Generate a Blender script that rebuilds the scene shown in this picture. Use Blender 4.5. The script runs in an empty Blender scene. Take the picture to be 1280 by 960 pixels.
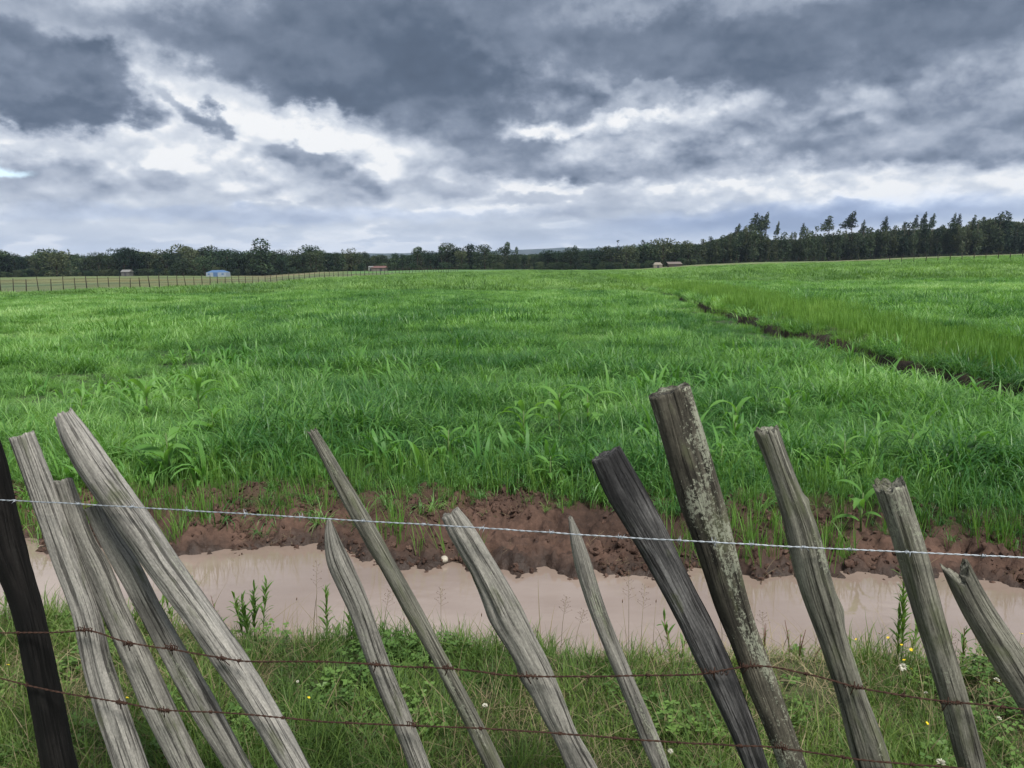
import bpy, math, random
import numpy as np
from mathutils import Matrix, Vector
R = math.radians
random.seed(7)
rng = np.random.default_rng(11)
scene = bpy.context.scene
col = scene.collection

# ------------------------------------------------------------------ camera
FPX = 985.0                                   # focal length in pixels of a 1280 wide frame
CAMZ = 1.65
cam_d = bpy.data.cameras.new('camera')
cam_d.sensor_width = 36.0
cam_d.lens = 36.0 * FPX / 1280.0
cam_d.clip_start = 0.05
cam_d.clip_end = 40000
cam = bpy.data.objects.new('camera', cam_d)
col.objects.link(cam)
CM = Matrix.Translation((0, 0, CAMZ)) @ Matrix.Rotation(R(90 - 9.0), 4, 'X') @ Matrix.Rotation(R(-0.65), 4, 'Z')
cam.matrix_world = CM
scene.camera = cam
CR = CM.to_3x3()
cam_d.dof.use_dof = False

# ------------------------------------------------------------------ light, exposure
EXPO = 1.87
scene.view_settings.view_transform = 'Standard'
scene.view_settings.look = 'None'
scene.view_settings.exposure = EXPO
scene.view_settings.gamma = 1.0
scene.view_settings.use_curve_mapping = False
HAZE = 8e-5
SUN_EL, SUN_AZ = 58.0, 150.0                   # behind the clouds, high, to the right and a little behind
sun_d = bpy.data.lights.new('sun', 'SUN')
sun_d.energy = 1.5
sun_d.angle = R(14)
sun_d.color = (1.0, 0.965, 0.91)
sun = bpy.data.objects.new('sun', sun_d)
col.objects.link(sun)
sd = Vector((math.sin(R(SUN_AZ)) * math.cos(R(SUN_EL)), math.cos(R(SUN_AZ)) * math.cos(R(SUN_EL)), math.sin(R(SUN_EL))))
sun.rotation_euler = sd.to_track_quat('Z', 'Y').to_euler()
sun.location = (0, -20, 60)
scene.cycles.max_bounces = 4
scene.cycles.diffuse_bounces = 2
scene.cycles.glossy_bounces = 2
scene.cycles.transmission_bounces = 4
scene.cycles.transparent_max_bounces = 6
scene.cycles.volume_bounces = 0

def ray(px, py):
    return (CR @ Vector(((px - 640) / FPX, (480 - py) / FPX, -1.0))).normalized()
def at(px, py, z=0.0):
    d = ray(px, py); t = (z - CAMZ) / d.z
    return Vector((d.x * t, d.y * t, z))
def at_depth(px, py, Y):
    d = ray(px, py); t = Y / d.y
    return Vector((d.x * t, Y, CAMZ + d.z * t))
def azel(px, py):
    d = ray(px, py)
    return math.atan2(d.x, d.y), math.asin(d.z)
def lin(c):
    return tuple(((v / 255 + 0.055) / 1.055) ** 2.4 if v > 10 else v / 255 / 12.92 for v in c)

# ------------------------------------------------------------------ node helper
class NT:
    def __init__(s, tree):
        s.t = tree; s.t.nodes.clear()
    def n(s, typ, **kw):
        nd = s.t.nodes.new(typ)
        for k, v in kw.items(): setattr(nd, k, v)
        return nd
    def put(s, sock, v):
        if v is None: return
        if isinstance(v, bpy.types.NodeSocket): s.t.links.new(v, sock)
        else:
            if isinstance(v, (tuple, list)) and len(v) == 3 and sock.type == 'RGBA': v = (*v, 1)
            sock.default_value = v
    def m(s, op, a, b=None, c=None, clamp=False):
        nd = s.n('ShaderNodeMath', operation=op, use_clamp=clamp)
        for i, v in enumerate((a, b, c)): s.put(nd.inputs[i], v)
        return nd.outputs[0]
    def vm(s, op, a, b=None, scale=None):
        nd = s.n('ShaderNodeVectorMath', operation=op)
        s.put(nd.inputs[0], a); s.put(nd.inputs[1], b)
        if scale is not None: s.put(nd.inputs['Scale'], scale)
        return nd.outputs['Value'] if op in ('LENGTH', 'DOT_PRODUCT') else nd.outputs[0]
    def xyz(s, x, y, z):
        nd = s.n('ShaderNodeCombineXYZ')
        for i, v in enumerate((x, y, z)): s.put(nd.inputs[i], v)
        return nd.outputs[0]
    def sep(s, v):
        nd = s.n('ShaderNodeSeparateXYZ'); s.put(nd.inputs[0], v); return nd.outputs
    def noise(s, vec, scale, detail=4, rough=0.55, lac=2.0, dist=0.0, color=False):
        nd = s.n('ShaderNodeTexNoise')
        s.put(nd.inputs['Vector'], vec); nd.inputs['Scale'].default_value = scale
        nd.inputs['Detail'].default_value = detail; nd.inputs['Roughness'].default_value = rough
        nd.inputs['Lacunarity'].default_value = lac; nd.inputs['Distortion'].default_value = dist
        return nd.outputs['Color'] if color else nd.outputs['Fac']
    def mr(s, v, a, b, c=0.0, d=1.0, smooth=True):
        nd = s.n('ShaderNodeMapRange', interpolation_type='SMOOTHSTEP' if smooth else 'LINEAR')
        for i, q in enumerate((v, a, b, c, d)): s.put(nd.inputs[i], q)
        return nd.outputs[0]
    def mixf(s, f, a, b):
        nd = s.n('ShaderNodeMix', data_type='FLOAT')
        s.put(nd.inputs[0], f); s.put(nd.inputs[2], a); s.put(nd.inputs[3], b); return nd.outputs[0]
    def mixc(s, f, a, b, mode='MIX'):
        nd = s.n('ShaderNodeMix', data_type='RGBA', blend_type=mode)
        s.put(nd.inputs[0], f); s.put(nd.inputs[6], a); s.put(nd.inputs[7], b); return nd.outputs[2]
    def ramp(s, f, stops, interp='LINEAR'):
        nd = s.n('ShaderNodeValToRGB'); cr = nd.color_ramp; cr.interpolation = interp
        while len(cr.elements) < len(stops): cr.elements.new(0.5)
        for e, (p, c) in zip(cr.elements, stops): e.position = p; e.color = (*c, 1)
        s.put(nd.inputs[0], f); return nd.outputs[0]

# ------------------------------------------------------------------ sky: broken stormy cloud
world = bpy.data.worlds.new('World'); scene.world = world; world.use_nodes = True
w = NT(world.node_tree)
tc = w.n('ShaderNodeTexCoord')
D = w.sep(tc.outputs['Generated'])
dz = w.m('MAXIMUM', D[2], 0.0)
el = w.m('ARCSINE', D[2])
az = w.m('ARCTAN2', D[0], D[1])
hyp = w.m('SQRT', w.m('ADD', w.m('MULTIPLY', D[0], D[0]), w.m('MULTIPLY', D[1], D[1])))
yN = w.m('ADD', w.m('MULTIPLY', dz, 4.2), w.m('MULTIPLY', w.m('LOGARITHM', w.m('ADD', dz, 0.05), math.e), 0.42))
N3 = w.xyz(w.m('MULTIPLY', D[0], 4.0), w.m('MULTIPLY', D[1], 4.0), yN)
nbig = w.noise(N3, 1.0, 3, 0.5)
n1 = w.noise(N3, 2.3, 8, 0.52)
n1u = w.noise(w.vm('ADD', N3, (0.0, 0.0, 0.07)), 2.3, 5, 0.52)
nfine = w.noise(N3, 7.5, 4, 0.6)
pv_ = w.vm('ADD', N3, w.vm('SCALE', w.vm('SUBTRACT', w.noise(N3, 5, 4, .6, color=True), (.5, .5, .5)), None, .25))
puff = w.m('SUBTRACT', w.m('MULTIPLY', w.m('ABSOLUTE', w.m('SUBTRACT', w.noise(pv_, 3.2, 3, .5), .5)), 4.0), .36)
wv = w.vm('SUBTRACT', w.noise(N3, 4.6, 6, 0.60, color=True), (0.5, 0.5, 0.5))
wsep = w.sep(wv)
wamp = w.mr(dz, 0.0, 0.25, 0.03, 0.10)
AZ = w.m('ADD', az, w.m('MULTIPLY', w.m('MULTIPLY', wsep[0], wamp), 1.25))
EL = w.m('ADD', el, w.m('MULTIPLY', wsep[1], wamp))
A2 = w.xyz(AZ, EL, 0.0)
relief = w.m('SUBTRACT', n1, n1u)
hz = w.mr(dz, 0.0, 0.12, 0.5, 1.0)
n2 = w.noise(w.vm('MULTIPLY', N3, (1.0, 1.0, 1.5)), 2.6, 7, 0.51)
n2 = w.m('ADD', n2, w.m('MULTIPLY', relief, -0.5))
Tc = w.ramp(n2, [(0.36, (.90, .90, .90)), (0.45, (1.0, 1.0, 1.0)), (0.50, (.80, .80, .80)), (0.57, (.72, .72, .72)), (0.68, (.58, .58, .58))])
Tc = w.m('MULTIPLY', Tc, 1.0)
T = w.mixf(w.mr(dz, 0.0, 0.06, 0.5, 0.0), Tc, .92)
T = w.m('ADD', T, w.m('MULTIPLY', w.m('SUBTRACT', nbig, 0.5), 0.25))
T = w.m('ADD', T, w.m('MULTIPLY', w.m('SUBTRACT', nfine, 0.5), 0.12))
detail = w.m('ADD', w.m('MULTIPLY', w.m('SUBTRACT', n1, 0.5), 1.0), w.m('MULTIPLY', relief, 1.4))
detail = w.m('ADD', detail, w.m('MULTIPLY', w.m('SUBTRACT', nfine, 0.5), 0.20))
detail = w.m('ADD', detail, w.m('MULTIPLY', puff, .32))
def blob_mask(cx, cy, rx, ry, rot, edge):
    a, e = azel(cx, cy)
    mp = w.n('ShaderNodeMapping', vector_type='TEXTURE')
    w.put(mp.inputs['Vector'], A2)
    mp.inputs['Location'].default_value = (a, e, 0)
    mp.inputs['Rotation'].default_value = (0, 0, R(-rot))
    mp.inputs['Scale'].default_value = (rx / FPX, ry / FPX, 1)
    L = w.vm('LENGTH', mp.outputs[0])
    return w.mr(L, 1 + edge, 1 - edge, 0.0, 1.0)
# centre x, centre y, half width, half height (photo pixels turned into sky angles), tilt, tone, inner relief, edge softness
BL = [
 (300, 270, 330, 8, 0, .72, .4, .8), (120, 288, 200, 8, 0, .80, .2, .8), (520, 278, 140, 7, 0, .76, .3, .8),
 (1010, 274, 250, 15, -2, .52, .2, .7), (790, 268, 110, 7, 0, .66, .4, .6),
 # bright sheets between the dark masses
 (230, 100, 105, 44, 20, .90, .6, .5), (360, 168, 150, 26, 4, .92, .7, .5), (250, 200, 170, 26, 0, .86, .8, .5), (480, 215, 20, 42, -12, 1.0, .6, .6),
 (560, 218, 70, 34, 0, .80, 1.0, .5), (628, 254, 60, 12, 0, .97, .6, .5), (770, 92, 140, 50, 0, .88, .9, .35), (1000, 112, 110, 34, 0, .78, 1.0, .4),
 (1120, 226, 180, 26, 0, .88, .8, .5), (1122, 238, 50, 11, 2, 1.05, .4, .5), (1062, 246, 26, 5, 0, 1.0, .2, .5), (1240, 205, 80, 24, -8, .88, .7, .5), (900, 235, 130, 18, 0, .84, .9, .5),
 (60, 165, 110, 12, 0, .86, .6, .5), (110, 245, 60, 10, 0, .92, .6, .5),
 # separate mid grey clouds
 (55, 228, 78, 26, 4, .55, .7, .35), (200, 222, 26, 12, 15, .56, .6, .4), (382, 196, 50, 17, 0, .40, .7, .3), (422, 232, 62, 26, 6, .56, .8, .3), (310, 232, 60, 14, 0, .70, .8, .5),
 (560, 190, 40, 14, 0, .74, .7, .5), (560, 235, 60, 10, 0, .66, .6, .5),
 (1140, 140, 300, 52, 4, .64, 1.0, .35), (1020, 118, 50, 26, 0, .54, .9, .4), (1240, 118, 110, 34, 0, .50, .8, .4), (1110, 176, 190, 24, 3, .36, .7, .4), (1230, 150, 110, 28, -6, .42, .7, .4),
 (800, 196, 170, 26, -3, .62, .9, .35), (720, 214, 120, 14, 2, .48, .7, .4), (905, 200, 62, 18, 10, .50, .9, .35), (740, 178, 70, 16, 0, .52, .8, .4), (660, 250, 60, 6, 0, .70, .4, .5),
 # the great dark deck and its ragged lower edge
 (60, 10, 110, 34, 0, .66, .6, .5),
 (340, 0, 270, 60, 10, .35, .35, .40), (330, 70, 130, 36, 16, .38, .45, .45), (480, 66, 170, 74, 6, .23, .3, .42), (590, 120, 120, 66, 20, .25, .4, .40), (700, -40, 720, 112, 0, .29, .32, .38),
 (630, 166, 80, 25, 6, .33, .5, .28), (905, 60, 110, 46, 2, .18, .3, .36), (1120, 8, 330, 66, -3, .25, .3, .36), (860, 2, 140, 16, 0, .44, .4, .7), (520, 60, 90, 50, 20, .14, .3, .6), (420, 120, 70, 18, 4, .20, .4, .4),
 (70, 104, 92, 46, 4, .24, .5, .28), (16, 84, 62, 40, 0, .27, .45, .35), (90, 140, 70, 12, 0, .14, .3, .5),
 (222, 122, 16, 9, 35, .52, .5, .7), (236, 134, 22, 8, 35, .60, .4, .8), (264, 153, 26, 12, 30, .38, .6, .5), (284, 168, 10, 6, 40, .44, .4, .5),
 (705, 118, 58, 26, 14, .44, .7, .35), (815, 116, 30, 14, -15, .50, .7, .4), (775, 134, 40, 7, -14, .62, .5, .5),
 (690, 160, 56, 11, -4, .95, .8, .75), (800, 143, 44, 5, -4, .93, .5, .8),
]
for cx, cy, rx, ry, rot, tone, g, edge in BL:
    mk = blob_mask(cx, cy, rx, ry, rot, edge)
    val = w.m('MULTIPLY_ADD', detail, g, tone)
    T = w.mixf(mk, T, val)
# the same dark cloud deck carries on over the camera, with paler gaps to its left and right
far_up = w.mr(el, 0.36, 0.55, 0.0, 1.0)
T = w.mixf(far_up, T, w.m('MULTIPLY_ADD', w.m('ADD', w.m('SUBTRACT', nbig, 0.5), w.m('SUBTRACT', n1, 0.5)), 1.6, 0.52))
for cx, cy, rx, ry, tone in ((60, -120, 230, 70, .93), (1120, -130, 230, 60, .88), (500, -420, 500, 140, .75)):
    T = w.mixf(blob_mask(cx, cy, rx, ry, 0, .5), T, w.m('MULTIPLY_ADD', detail, .7, tone))
k_ = 2 ** (-EXPO)
def skc(c): return tuple(v * k_ for v in lin(c))
T = w.m('MULTIPLY_ADD', T, 0.96, 0.075)
cloud = w.ramp(T, [(0.0, skc((68, 80, 98))), (0.22, skc((88, 102, 122))), (0.42, skc((128, 140, 159))), (0.6, skc((168, 178, 194))),
                   (0.78, skc((200, 208, 220))), (0.9, skc((222, 228, 236))), (1.0, skc((250, 251, 252)))])
bluish = w.m('MULTIPLY', blob_mask(1020, 272, 230, 16, -2, .7), 0.5)
b2 = w.m('MULTIPLY', blob_mask(330, 268, 300, 9, 0, .6), 0.22)
b3 = w.m('MULTIPLY', w.mr(el, 0.0, 0.09, 1.0, 0.0), 0.10)
bl = w.m('MAXIMUM', w.m('MAXIMUM', bluish, b2), b3)
cloud = w.mixc(bl, cloud, w.mixc(1.0, cloud, (0.70, 0.90, 1.30), 'MULTIPLY'))
sky = w.n('ShaderNodeTexSky', sky_type='NISHITA')
sky.sun_disc = False; sky.sun_elevation = R(SUN_EL); sky.sun_rotation = R(SUN_AZ)
bg1 = w.n('ShaderNodeBackground'); w.put(bg1.inputs[0], sky.outputs[0]); bg1.inputs[1].default_value = 0.085
bg2 = w.n('ShaderNodeBackground'); w.put(bg2.inputs[0], cloud); bg2.inputs[1].default_value = 1.0
hole = w.m('MAXIMUM', w.m('MULTIPLY', blob_mask(6, 214, 16, 6, 0, .7), .5), 0.0)
mx = w.n('ShaderNodeMixShader'); w.put(mx.inputs[0], hole)
w.t.links.new(bg2.outputs[0], mx.inputs[1]); w.t.links.new(bg1.outputs[0], mx.inputs[2])
wo = w.n('ShaderNodeOutputWorld'); w.t.links.new(mx.outputs[0], wo.inputs[0])
world.cycles.sampling_method = 'MANUAL'
world.cycles.sample_map_resolution = 512

# ------------------------------------------------------------------ numpy noise
def _h(ix, iy, seed):
    n = (ix.astype(np.int64) * 374761393 + iy.astype(np.int64) * 668265263 + seed * 974711) & 0x7fffffff
    n = ((n ^ (n >> 13)) * 1274126177) & 0x7fffffff
    return ((n ^ (n >> 16)) & 0xffff) / 65535.0
def vn(x, y, seed=0):
    x = np.asarray(x, float); y = np.asarray(y, float)
    ix = np.floor(x); iy = np.floor(y); fx = x - ix; fy = y - iy
    fx = fx * fx * (3 - 2 * fx); fy = fy * fy * (3 - 2 * fy)
    a = _h(ix, iy, seed); b = _h(ix + 1, iy, seed); c = _h(ix, iy + 1, seed); d = _h(ix + 1, iy + 1, seed)
    return (a + (b - a) * fx) * (1 - fy) + (c + (d - c) * fx) * fy - 0.5
def fbm(x, y, o=4, seed=0, g=0.5):
    s = 0; a = 1.0
    for i in range(o):
        s = s + a * vn(x * 2 ** i + 13.7 * i, y * 2 ** i - 7.1 * i, seed + i); a *= g
    return s
def sst(a, b, x):
    t = np.clip((x - a) / (b - a), 0, 1); return t * t * (3 - 2 * t)

# ------------------------------------------------------------------ terrain
ZW = -0.22                                     # water level in the near ditch
nearP = [at(px, py, ZW) for px, py in ((-200, 762), (0, 771), (220, 782), (400, 806), (640, 818), (850, 824), (1050, 828), (1280, 832), (1500, 838))]
farP = [at(px, py, ZW) for px, py in ((-200, 672), (0, 688), (200, 690), (400, 702), (640, 722), (850, 722), (1000, 728), (1150, 733), (1280, 744), (1500, 755))]
topP = [at(px, py, 0.0) for px, py in ((-200, 652), (0, 650), (200, 640), (400, 630), (640, 624), (850, 642), (1050, 640), (1280, 668), (1500, 690))]
def pl(P, x):
    xs = [p.x for p in P]; ys = [p.y for p in P]
    return np.interp(x, [xs[0] - 20] + xs + [xs[-1] + 20], [ys[0] + 20 * .1] + ys + [ys[-1] - 20 * .1])
def near_y(x): return pl(nearP, x) - 0.15 + 0.10 * fbm(x * 1.7, x * 0, 4, 3)
def far_y(x): return pl(farP, x) + 0.24 * fbm(x * 1.5, x * 0 + 5, 3, 5) + 0.16 * fbm(x * 5.5, x * 0 + 5, 4, 15, .65)
def top_y(x): return pl(topP, x) + 0.12 * fbm(x * 1.1, x * 0 + 9, 3, 8)
# foot of the woods along the horizon (photo px -> row): the field tilts very gently towards it
BASE = [(-300, 350), (0, 347), (100, 345), (200, 345), (330, 345), (400, 340), (560, 337), (640, 337), (740, 337), (800, 336), (870, 331), (940, 328), (1040, 326), (1160, 321), (1280, 317), (1600, 300)]
RW = 330.0
baz = []; bz = []
for px, py in BASE:
    p = at_depth(px, py, RW); baz.append(p.x / RW); bz.append(p.z)
def wood_z(u): return np.interp(u, baz, bz)
def ditch_c(y): return 4.95 + 0.066 * y + 0.25 * np.sin(y * 0.21) + 0.12 * np.sin(y * 0.9 + 1)
def H(x, y, fine=True):
    x = np.asarray(x, float); y = np.asarray(y, float)
    yy = np.maximum(y, 0.5)
    g = np.clip((y - 8) / (RW - 8), 0, 1.0)
    u = np.clip(x / np.maximum(yy, 20), -1.6, 1.6)
    z = wood_z(u) * g ** 1.08
    z = z + 0.35 * fbm(x * 0.03, y * 0.03, 3, 21) * sst(10, 60, y)
    z = z + 0.05 * fbm(x * 0.5, y * 0.5, 3, 22) * sst(6, 9, y)
    ny = near_y(x); fy = far_y(x); ty = np.maximum(top_y(x), fy + 0.45)
    # near bank
    nb = 0.05 * fbm(x * 2.0, y * 2.0, 4, 31)
    lip = sst(ny - 0.32, ny + 0.04, y)
    zn = nb * (1 - lip) + (ZW - 0.05) * lip
    # ditch bottom
    zb = ZW - 0.05 - 0.16 * sst(ny, ny + .35, y)
    # far bank
    rise = sst(fy - 0.16, fy + 0.40 + .25 * fbm(x * 2.3, y * 2, 3, 43), y) ** .8
    zf = (ZW - 0.10) * (1 - rise) + (-0.13 + 0.12 * sst(fy + .3, ty + .5, y)) * rise
    soil = sst(fy - .25, fy + .1, y) * (1 - sst(ty + 0.2, ty + 0.9, y))
    if fine:
        c = fbm(x * 3.2, y * 3.2, 5, 41, 0.6)
        r = 1 - 2 * np.abs(fbm(x * 7, y * 7, 4, 47, 0.6))
        zf = zf + soil * (0.05 * c + 0.080 * fbm(x * 13, y * 13, 4, 48, .7) + 0.06 * (r - 0.55)) * (.45 + .55 * rise) + (1 - soil) * 0.02 * c * rise
    z1 = np.where(y < ny + 0.04, zn, np.where(y < fy - 0.10, zb, zf))
    k = sst(fy + 1.6, fy + 2.6, y)
    z = np.where(y < fy + 0.6, z1, z1 * (1 - k) + z * k)
    z = np.where(y < 0, nb, z)
    # the second ditch that cuts away through the crop
    dc = ditch_c(y); dd = x - dc
    on = sst(6.5, 8.0, y) * (1 - sst(110, 135, y))
    cut = (1 - sst(0.14, 0.38, np.abs(dd))) * (0.55 + .2 * fbm(y * 1.1, x * 0, 3, 61))
    bank = sst(0.5, 0.85, dd) * (1 - sst(2.0, 9.0, dd)) * 0.13
    rag = (1 - sst(.5, 1.1, np.abs(dd - .2))) * .12 * fbm(x * 2.3, y * 1.9, 4, 63)
    return z + on * (bank - cut + rag)

def npmesh(name, verts, faces, smooth=True):
    me = bpy.data.meshes.new(name)
    verts = np.asarray(verts, np.float32); faces = np.asarray(faces, np.int32)
    k = faces.shape[1]
    me.vertices.add(len(verts)); me.vertices.foreach_set('co', verts.ravel())
    me.loops.add(faces.size); me.loops.foreach_set('vertex_index', faces.ravel())
    me.polygons.add(len(faces)); me.polygons.foreach_set('loop_start', np.arange(0, faces.size, k, dtype=np.int32))
    me.polygons.foreach_set('loop_total', np.full(len(faces), k, np.int32))
    if smooth: me.polygons.foreach_set('use_smooth', np.ones(len(faces), bool))
    me.update(calc_edges=True)
    return me
def setattr_f(me, name, arr, typ='FLOAT', dom='POINT'):
    a = me.attributes.new(name, typ, dom)
    key = {'FLOAT': 'value', 'FLOAT_VECTOR': 'vector', 'FLOAT_COLOR': 'color', 'INT': 'value'}[typ]
    a.data.foreach_set(key, np.asarray(arr, np.int32 if typ == 'INT' else np.float32).ravel())
def link(name, me, mat=None, parent=None, **props):
    o = bpy.data.objects.new(name, me); col.objects.link(o)
    if mat is not None and me is not None and len(me.materials) == 0: me.materials.append(mat)
    if parent is not None: o.parent = parent
    for k, v in props.items(): o[k] = v
    return o
def thing(name, label, cat, loc=(0, 0, 0), rot=(0, 0, 0), group=None):
    o = bpy.data.objects.new(name, None); col.objects.link(o)
    o.location = loc; o.rotation_euler = rot; o.empty_display_size = 0.1
    o['label'] = label; o['category'] = cat
    if group: o['group'] = group
    return o
def gridfaces(nr, nc):
    i = np.arange(nr - 1)[:, None] * nc + np.arange(nc - 1)[None, :]
    return np.stack([i, i + 1, i + nc + 1, i + nc], -1).reshape(-1, 4)

# ------------------------------------------------------------------ materials
def mat(name):
    m = bpy.data.materials.new(name); m.use_nodes = True
    return m, NT(m.node_tree)
def finish(nt, base, rough=0.8, spec=0.3, bump=None, bstr=0.3, bdist=0.01, trans=None, tcol=None, metal=0.0):
    p = nt.n('ShaderNodeBsdfPrincipled')
    nt.put(p.inputs['Base Color'], base); nt.put(p.inputs['Roughness'], rough)
    p.inputs['Specular IOR Level'].default_value = spec; p.inputs['Metallic'].default_value = metal
    if bump is not None:
        b = nt.n('ShaderNodeBump'); b.inputs['Strength'].default_value = bstr; b.inputs['Distance'].default_value = bdist
        nt.put(b.inputs['Height'], bump); nt.t.links.new(b.outputs[0], p.inputs['Normal'])
    out = p.outputs[0]
    if trans:
        t = nt.n('ShaderNodeBsdfTranslucent'); nt.put(t.inputs[0], tcol if tcol is not None else base)
        x = nt.n('ShaderNodeMixShader'); x.inputs[0].default_value = trans
        nt.t.links.new(out, x.inputs[1]); nt.t.links.new(t.outputs[0], x.inputs[2]); out = x.outputs[0]
    o = nt.n('ShaderNodeOutputMaterial'); nt.t.links.new(out, o.inputs[0])
def geo_pos(nt): return nt.n('ShaderNodeNewGeometry').outputs['Position']

M_ground, g = mat('ground_cover')
at_ = g.n('ShaderNodeAttribute', attribute_name='albedo')
P = geo_pos(g)
n_a = g.noise(P, 1.3, 6, 0.6); n_b = g.noise(P, 23.0, 5, 0.65); n_c = g.noise(g.vm('MULTIPLY', P, (0.25, 0.07, 0.1)), 1.0, 5, 0.6)
f = g.m('MULTIPLY', g.mr(n_a, .3, .7, .75, 1.25, False), g.mr(n_b, .25, .75, .6, 1.4, False))
f = g.m('MULTIPLY', f, g.mr(n_c, .35, .65, .8, 1.2, False))
base = g.mixc(1.0, at_.outputs['Color'], g.xyz(f, f, f), 'MULTIPLY')
wet = g.n('ShaderNodeAttribute', attribute_name='wet').outputs['Fac']
finish(g, base, g.mixf(wet, .95, .42), .25, g.m('ADD', g.noise(P, 9, 8, 0.65), g.m('MULTIPLY', n_b, .3)), 0.9, 0.03)

M_soil, g = mat('clod_soil')
P = geo_pos(g)
na = g.noise(P, 6, 6, .6); nb_ = g.noise(P, 60, 5, .7)
base = g.ramp(na, [(.3, (.036, .021, .016)), (.5, (.070, .041, .030)), (.7, (.125, .080, .060))])
base = g.mixc(1.0, base, g.ramp(nb_, [(.3, (.6, .6, .6)), (.7, (1.3, 1.3, 1.3))]), 'MULTIPLY')
finish(g, base, .9, .25, g.noise(P, 30, 8, .7), .8, .015)

M_water, g = mat('muddy_water')
P = geo_pos(g)
base = g.ramp(g.noise(g.vm('MULTIPLY', P, (0.6, 1.6, 1)), 1.1, 5, .55), [(.35, (.200, .152, .122)), (.55, (.235, .182, .149)), (.7, (.275, .220, .183))])
p = g.n('ShaderNodeBsdfPrincipled'); g.put(p.inputs['Base Color'], base)
p.inputs['Roughness'].default_value = .015; p.inputs['IOR'].default_value = 1.45; p.inputs['Specular IOR Level'].default_value = 1.0
b = g.n('ShaderNodeBump'); b.inputs['Strength'].default_value = .12; b.inputs['Distance'].default_value = .006
g.put(b.inputs['Height'], g.noise(g.vm('MULTIPLY', P, (1, 1.8, 1)), 9, 4, .5)); g.t.links.new(b.outputs[0], p.inputs['Normal'])
o = g.n('ShaderNodeOutputMaterial'); g.t.links.new(p.outputs[0], o.inputs[0])

# ------------------------------------------------------------------ the ground sheet
ys = np.concatenate([np.linspace(-40, 0.5, 14), np.arange(0.8, 3.0, 0.035), np.arange(3.0, 6.6, 0.018), np.arange(6.6, 14, 0.05),
                     14 * 1.02 ** np.arange(0, 335)])
ys = ys[ys < 9000]
nr, nc = len(ys), 560
t = np.linspace(-1, 1, nc); t = np.sign(t) * (0.55 * np.abs(t) + 0.45 * np.abs(t) ** 3)
W = np.where(ys < 0, 9 + np.abs(ys), np.maximum(9, 6.0 + 1.1 * ys))
X = t[None, :] * W[:, None]; Y = np.repeat(ys[:, None], nc, 1)
Z = H(X, Y)
x, y, z = X.ravel(), Y.ravel(), Z.ravel()
V = np.stack([x, y, z], 1)
me = npmesh('ground', V, gridfaces(nr, nc))
def mixa(a, b, k): return a * (1 - k[:, None]) + np.array(b)[None, :] * k[:, None]
alb = np.tile(np.array([[.045, .060, .022]]), (len(x), 1))
ny, fy, ty = near_y(x), far_y(x), np.maximum(top_y(x), far_y(x) + .45)
nn = fbm(x * 1.6, y * 1.6, 4, 71)
alb = mixa(alb, (.10, .085, .05), np.clip(nn * 2.2, 0, 1) * .8)
alb = mixa(alb, (.040, .026, .019), sst(ny - .30, ny - .02, y + .12 * nn))            # wet lip and bottom
soilc = .5 + 1.0 * fbm(x * 2.2, y * 2.2, 4, 73)
so = np.stack([.044 + .052 * soilc, .0265 + .030 * soilc, .0195 + .0215 * soilc], 1)
k = sst(fy - .2, fy + .25, y)
alb = alb * (1 - k[:, None]) + so * k[:, None]
alb = mixa(alb, (.026, .018, .014), k * (1 - sst(fy + .10, fy + .28, y)))
alb = mixa(alb, (.030, .050, .016), sst(ty + .1, ty + .7, y))
alb = mixa(alb, (.080, .165, .046), sst(30, 80, y))
fl = np.array([at(-300, 376, 0), ]) if False else None
# pale rough pasture on the left, beyond the far fence; grazed grass at the right; forest floor
FENCE_A = (-37.5, 57.0); FENCE_B = (-10.8, 160.0)
fx = FENCE_A[0] + (y - FENCE_A[1]) * (FENCE_B[0] - FENCE_A[0]) / (FENCE_B[1] - FENCE_A[1])
pn = fbm(x * .05, y * .02, 4, 77)
inL = sst(-1, 1, fx - x) * sst(34, 48, y) * (1 - sst(178, 200, y + 14 * pn))
past = np.stack([.100 + .06 * pn, .118 + .02 * pn, .050 + 0 * pn], 1)
alb = alb * (1 - inL[:, None]) + past * inL[:, None]
inL2 = sst(-.19, -.22, x / np.maximum(y, 1)) * sst(178, 200, y + 14 * pn)
alb = mixa(alb, (.100, .135, .048), inL2)
alb = mixa(alb, (.16, .14, .075), inL2 * np.clip(fbm(x * .03, y * .015, 3, 79) * 4, 0, 1))
inR = sst(-.02, .05, x / np.maximum(y, 1) - .12) * sst(200, 222, y + 20 * pn)
alb = mixa(alb, (.115, .150, .055), inR * .9)
alb = mixa(alb, (.15, .14, .075), inR * np.clip(fbm(x * .03, y * .02, 3, 78) * 4, 0, .8))
wood = sst(RW - 8, RW + 2, y)
alb = mixa(alb, (.028, .034, .016), wood)
dd = x - ditch_c(y)
on = sst(6.5, 8, y) * (1 - sst(110, 135, y))
alb = mixa(alb, (.038, .027, .020), on * (1 - sst(.36, .58, np.abs(dd - .1))) * .95)
alb = mixa(alb, (.105, .155, .036), on * sst(.7, 1.0, dd) * (1 - sst(3, 7, dd)) * .8)
setattr_f(me, 'albedo', np.concatenate([np.clip(alb, .01, 1), np.ones((len(x), 1))], 1), 'FLOAT_COLOR')
setattr_f(me, 'wet', np.clip(sst(ny - .2, ny, y) * (1 - sst(fy + .05, fy + .3, y)) + 0.15 * k, 0, 1))
link('ground', me, M_ground, kind='structure')

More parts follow.
